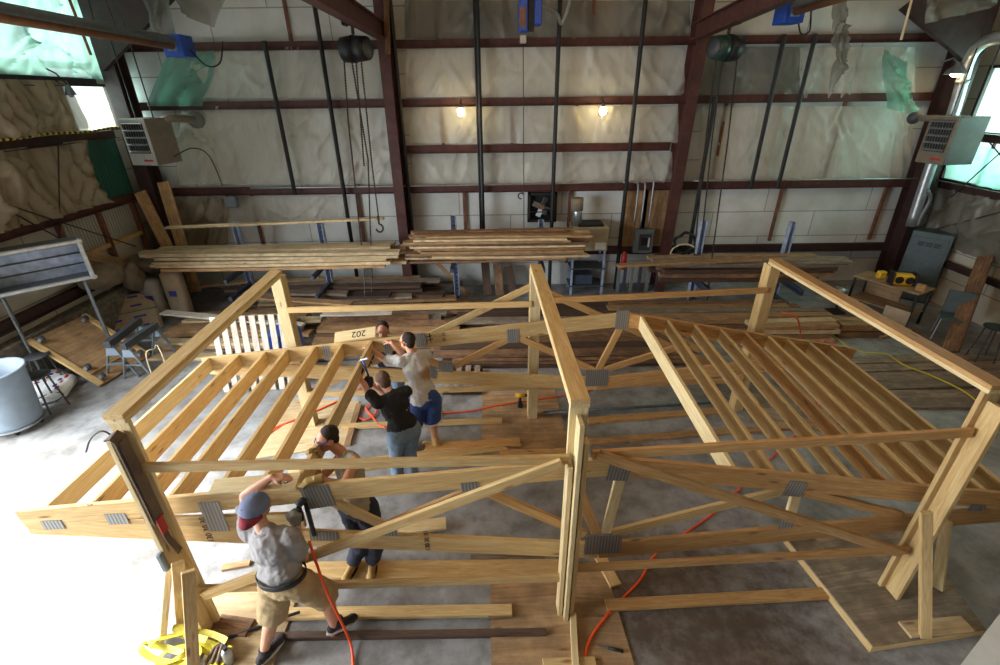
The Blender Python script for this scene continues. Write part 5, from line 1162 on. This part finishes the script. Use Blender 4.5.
        b.build('sole', c.get('sole', 'black'), o)
    for s in 'LR':
        if 'glove' in c and s in c.get('gloved', 'LR'):
            b = MB(); i = 0 if s == 'L' else 1; hand(b, P['wr' + s], P['hd' + s], P['pn' + s], -1 if s == 'L' else 1, curl[i], c.get('gthick', .0035))
            w0 = P['wr' + s]; b.cone(w0 - V(P['hd' + s]).normalized() * .045, w0 + V(P['hd' + s]).normalized() * .03, .04, .036, 14)
            organic(b, 'glove', c['glove'], root, .0065, 1)
    return root, P, (hc, hR, hF, hU, H3), (R_, F_, U_)
M['eyewhite'] = plain('eye_white', (226, 220, 212), .3, 0, .03); M['lip'] = plain('lips', (150, 86, 76), .5, 0, .05)
M['hairdark'] = fabric('dark_brown_hair', (46, 34, 28), .3); M['hairbrown'] = fabric('short_brown_hair', (92, 66, 48), .3)
M['greytee'] = fabric('grey_marl_jersey', (150, 145, 144), .1); M['blacktee'] = fabric('black_jersey', (30, 29, 31), .2)
M['olivetank'] = fabric('grey_olive_jersey', (150, 142, 124), .1); M['navy'] = fabric('navy_twill', (40, 44, 62), .15); M['khaki'] = fabric('khaki_twill', (178, 152, 112), .1)
M['denim'] = fabric('blue_grey_denim', (112, 132, 154), .16); M['shortblue'] = fabric('royal_blue_mesh', (50, 74, 134), .12); M['stripewhite'] = fabric('white_trim', (214, 216, 222), .05)
M['boot'] = fabric('tan_suede', (178, 142, 84), .14); M['sneaker'] = fabric('dark_sneaker', (54, 50, 52), .2); M['navyshirt'] = fabric('dark_blue_cotton', (36, 44, 76), .15)
M['glovegrey'] = fabric('grey_knit_glove', (150, 152, 146), .12); M['glovetan'] = fabric('tan_work_glove', (150, 122, 70), .35); M['gloveblack'] = fabric('black_work_glove', (36, 36, 40), .2)
M['capblue'] = fabric('grey_blue_cap', (112, 120, 148), .1); M['capred'] = fabric('burgundy_brim', (138, 44, 58), .1)
def printed_shirt():
    t = NT('white_jersey_with_print'); a = lin(198, 194, 190); n = t.noise(t.coords(), 9, 5); base = t.ramp(n, [(.3, tuple(x * .86 for x in a[:3])), (.7, a)])
    tc = t.add('ShaderNodeTexCoord'); ds = t.add('ShaderNodeVectorMath', operation='DISTANCE'); t.link(tc.outputs['Object'], ds.inputs[0]); ds.inputs[1].default_value = PRINT_AT
    p = t.noise(t.coords((1, 1, 1)), 16, 5, .6, 1); pc = t.ramp(p, [(.36, lin(56, 54, 56)), (.46, lin(196, 128, 66)), (.55, lin(150, 140, 120)), (.64, lin(96, 120, 128))])
    t.col(t.mix(t.ramp(ds.outputs['Value'], [(.085, (1, 1, 1)), (.13, (0, 0, 0))]), base, pc)); t.rough(.9); return t.m
# man at the front: grey T-shirt, back-to-front cap, khaki shorts, nail gun in his right glove
r1, P1, h1, a1 = person('person in grey T-shirt, backwards cap and khaki shorts, nailing the near truss',
    dict(hip=wZ(284, 580, .95), neck=wZ(264, 529, 1.42), head=wZ(257, 508, 1.585), haL=S(*sY(272, 477, 3.0)), elL=wZ(226, 489, 1.56), shR=wZ(290, 536, 1.37), haR=wZ(296, 524, 1.26), elR=wZ(314, 604, .85),
         knL=wZ(272, 612, .55), anL=wZ(264, 652, .1), knR=wZ(322, 600, .55), anR=wZ(335, 627, .13)),
    (.32, .95), (.5, .8, -.3), 'skin', 'hairdark',
    dict(shirt='greytee', fit=.014, hem=.11, folds=.045, shorts='khaki', slen=.98, swide=.125, belt='black', shoe='sneaker', sole='whitepaint', glove='glovegrey', gloved='R', gthick=.008, heel=dict(R=.3)),
    look_up=V((.12, -.12, 1)), curl=(.18, .9), palm=((0, 0, -1), (-.3, .8, 0)), wristd=((.97, .1, -.1), (.1, .1, 1)), toes=((.45, .9), (.7, .7)), hipface=(.15, 1))
hc, hR, hF, hU, H3 = h1
b = MB(); cc = hc + hU * .045 - hF * .012; b.ball(cc, (.098, .117, .096), H3, 24)
geo = [v for v in b.bm.verts if (v.co - cc).dot(hU) < -.025]; bmesh.ops.delete(b.bm, geom=geo, context='VERTS')
o = b.build('cap', 'capblue', r1, True); sm = o.modifiers.new('s', 'SOLIDIFY'); sm.thickness = .006
b = MB(); g = []; cR, cF, _u = ortho(V((.12, 1, 0)), hU)
for k in range(9):
    a = -PI / 2 + (k - 4) * .27; d2 = cF * -1
    p0 = cc + cR * math.cos(a) * .1 + cF * math.sin(a) * .106 - hU * .02; p1 = p0 + d2 * (.075 - .0045 * (k - 4) ** 2) - hU * .035
    g.append((b.bm.verts.new(p0), b.bm.verts.new(p1)))
for x, y in zip(g, g[1:]): b.bm.faces.new((x[0], x[1], y[1], y[0]))
o2 = b.build('cap_brim', 'capred', o, True); sm = o2.modifiers.new('s', 'SOLIDIFY'); sm.thickness = .006
MB().ball(cc + hU * .093, .01, n=8).build('cap_button', 'capblue', o, True)
t = MB().tube([hc + hR * .074 + hU * .012 + hF * .02, hc + hR * .08 + hU * .01 - hF * .02], .005, 6); t.build('glasses_arm', 'orange', r1)
# his nail gun
c = P1['wrR'] + V((.03, .05, .06)); t = thing('nail_gun', 'dark nail gun held upright in the grey glove of the man in the cap', 'nail gun', c)
MB().cap(c - V((0, 0, .06)), c + V((.0, .0, .07)), .021, .023, 10).build('grip', 'black', t, True)
MB().cone(c + V((0, .0, .1)), c + V((.05, .09, .12)), .033, .028, 16).build('body', 'darkgrey', t, True); MB().cone(c + V((.07, .1, .12)), c + V((.11, .15, .125)), .015, .01).build('nose', 'galv', t)
MB().box((0, 0, 0), (.035, .03, .4), bev=.006).xf(Matrix.Translation(c + V((.04, .05, -.12)))).build('magazine', 'black', t)
# man behind the near truss: tank top, blue glasses, work gloves
n2 = wZ(347, 454, 1.42)
r2, P2, h2, a2 = person('person in olive tank top, blue glasses and work gloves behind the near truss',
    dict(hip=wZ(358, 505, .96), neck=n2, head=wZ(327, 439, 1.545), haL=wZ(318, 479, 1.63), elL=wZ(376, 486, 1.2), haR=wZ(315, 456, 1.47), elR=wZ(330, 474, 1.2),
         knL=wZ(372, 540, .5), anL=wZ(372, 560, .13), knR=wZ(356, 540, .5), anR=wZ(353, 561, .13)),
    (-.72, -.69), (-.86, -.55, -.25), 'skintan', 'hairdark',
    dict(shirt='olivetank', sleeve=0, fit=.014, folds=.02, trousers='navy', shoe='boot', glove='glovetan', cuff=.1), look_up=V((-.15, 0, 1)), curl=(.5, .9), palm=((0, 0, -1), (0, -1, 0)), wristd=((-1, -.3, 0), (-.2, -.1, 1)),
    toes=((.1, -1), (-.25, -1)), hipface=(-.3, -.95))
hc, hR, hF, hU, H3 = h2
b = MB()
for sg in (-1, 1):
    b.tube([hc + hR * sg * .078 - hF * .0 + hU * .014, hc + hR * sg * .07 + hF * .085 + hU * .016], .005, 6)
b.tube([hc + hR * .07 + hF * .085 + hU * .018, hc + hF * .115 + hU * .02, hc - hR * .07 + hF * .085 + hU * .018], .005, 6)
o = b.build('safety_glasses', 'blue', r2)
for sg in (-1, 1): MB().ball(hc + hR * sg * .036 + hF * .1 + hU * .004, (.03, .006, .018), H3, 12).build('lens', 'glass', o, True)
# man in black T-shirt with the hammer
r3, P3, h3, a3 = person('person in black T-shirt and faded jeans swinging a hammer',
    dict(hip=wZ(404, 430, .95), neck=wZ(391, 393, 1.37), head=wZ(382, 381, 1.48), haL=wZ(357, 374, 1.38), elL=wZ(360, 410, 1.05), haR=wZ(371, 384, 1.32), elR=wZ(396, 404, 1.1),
         knL=wZ(396, 455, .5), anL=wZ(398, 478, .1), knR=wZ(412, 455, .5), anR=wZ(413, 479, .1)),
    (-.55, .83), (-.75, .6, -.35), 'skin', 'hairbrown',
    dict(shirt='blacktee', fit=.007, hem=.06, folds=.03, trousers='denim', shoe='sneaker', glove='gloveblack'), look_up=V((-.25, .15, 1)), curl=(.9, 1.0), palm=((.6, .7, 0), (-.5, .6, 0)), wristd=((-.2, .5, 1), (-.3, .6, .6)),
    toes=((-.5, .85), (-.3, .95)))
g = P3['wrR'] + V(P3['hdR']).normalized() * .07; top = wY(363, 361, g.y + .05); u = (top - g).normalized()
t = thing('hammer', 'claw hammer with blue handle raised in the black glove', 'hammer', g)
MB().cap(g - u * .1, g + u * .24, .014, .011, 10).build('handle', 'blue', t, True); hd = V((1, -.2, 0)).cross(u).cross(u).normalized(); e = g + u * .25
MB().cone(e - hd * .06, e + hd * .02, .016, .014).cone(e - hd * .075, e - hd * .055, .02).prism([e + hd * .02 + u * .01, e + hd * .02 - u * .01, e + hd * .1 - u * .035], hd.cross(u) * .02).build('hammer_head', 'galv', t)
# man in white T-shirt and blue shorts
n4 = wZ(413, 354, 1.47)
r4 = None
ax4 = n4 - wZ(424, 398, .95); PRINT_AT = wZ(424, 372, 1.24) + V((-.0, -.04, 0))
M['printtee'] = printed_shirt()
r4, P4, h4, a4 = person('person in printed white T-shirt and blue shorts reaching over the far truss',
    dict(hip=wZ(424, 398, .96), neck=n4, head=wZ(407, 341, 1.63), haL=wZ(371, 349, 1.46), elL=wZ(380, 370, 1.2), haR=wZ(392, 343, 1.55), elR=wZ(404, 360, 1.3),
         knL=wZ(414, 424, .52), anL=wZ(412, 445, .1), knR=wZ(432, 420, .52), anR=wZ(436, 442, .1)),
    (-.6, .8), (-.85, .5, -.15), 'skin', 'hairdark',
    dict(shirt='printtee', fit=.016, folds=.035, sleeve_len=.85, shorts='shortblue', stripe='stripewhite', slen=.98, swide=.13, shoe='boot', sole='beige', cuff=.1), curl=(.6, .5), toes=((-.4, .9), (-.95, .3)), wristd=((-.9, .4, .2), (-.8, .6, .1)), hipface=(-.25, .97))
hc, hR, hF, hU, H3 = h4
for sg in (-1, 1): MB().tube([hc + hR * sg * .08 + hF * .05 + hU * .012, hc + hR * sg * .088 - hF * .01 + hU * .008, hc + hR * sg * .082 - hF * .03 - hU * .03], .007, 6).build('safety_glasses_arm', 'orange', r4)
# man behind the far truss
hd5 = wY(383, 331, 5.86)
r5, P5, h5, a5 = person('person with dark hair and navy shirt facing the camera behind the far truss',
    dict(hip=V((hd5.x + .02, hd5.y + .1, hd5.z - .66)), neck=hd5 + V((.0, .06, -.17)), head=hd5, haL=S(*sY(392, 352, 5.68)), elL=V((hd5.x + .35, 5.95, 1.0)), haR=S(*sY(366, 362, 5.68)), elR=V((hd5.x - .35, 5.95, 1.0)),
         knL=V((hd5.x + .12, 5.85, .5)), anL=V((hd5.x + .14, 5.95, .1)), knR=V((hd5.x - .1, 5.85, .5)), anR=V((hd5.x - .12, 5.98, .1))),
    (.1, -1), (.05, -1, -.12), 'skintan', 'hairdark',
    dict(shirt='navyshirt', fit=.022, folds=.02, trousers='denim', shoe='sneaker', glove='gloveblack'), curl=(.8, .8))
# ---------------------------------------------------------------- light
w = bpy.data.worlds.new('World'); sc.world = w; w.use_nodes = True
bg = w.node_tree.nodes['Background']; bg.inputs[0].default_value = (.82, .95, 1, 1); bg.inputs[1].default_value = 1.6
def lamp(name, kind, loc, energy, color=(1, 1, 1), target=None, size=None, sy=None, angle=None):
    l = bpy.data.lights.new(name, kind); l.energy = energy; l.color = color
    if kind == 'AREA': l.shape = 'RECTANGLE'; l.size = size; l.size_y = sy or size
    if kind == 'POINT': l.shadow_soft_size = size or .05
    if angle: l.angle = angle
    o = bpy.data.objects.new(name, l); C.objects.link(o); o.location = loc
    if target is not None: o.rotation_euler = (V(target) - V(loc)).to_track_quat('-Z', 'Y').to_euler()
    return o
lamp('sun', 'SUN', (-20, 3, 20), 10, (1, .97, .92), (-12.34, 2.6, 13.6), angle=.3)
lamp('door_daylight', 'AREA', (WL - .15, 2.1, 2.5), 1650, (.9, .96, 1), (WL + 3, 2.3, 0), 6.4, 4.8).data.spread = 2.5
for x, y in ((1.0, 3.6), (5.5, 5.5)): lamp('roof_lamp', 'POINT', (x, y, 6.6), 110, (1, .58, .24), size=.25)
lamp('window_daylight', 'AREA', (WR + .3, 9.6, 3.9), 170, (.5, 1, .88), (3, 9.5, 3.2), 2.4, 1.6)
lamp('window_daylight', 'AREA', (WL - .3, 10.6, 4.3), 60, (.7, 1, .92), (0, 9.5, 3.6), 1.0, .8)
for px, py, Y in ((461, 112, 10.85), (603, 111, 10.85), (955, 80, 10.15)): lamp('bulb_light', 'POINT', wY(px, py, Y), 5, (1, .72, .36), size=.07)
sc.view_settings.view_transform = 'Standard'; sc.view_settings.look = 'None'; sc.view_settings.gamma = 1
sc.view_settings.use_curve_mapping = False; sc.view_settings.exposure = -.12
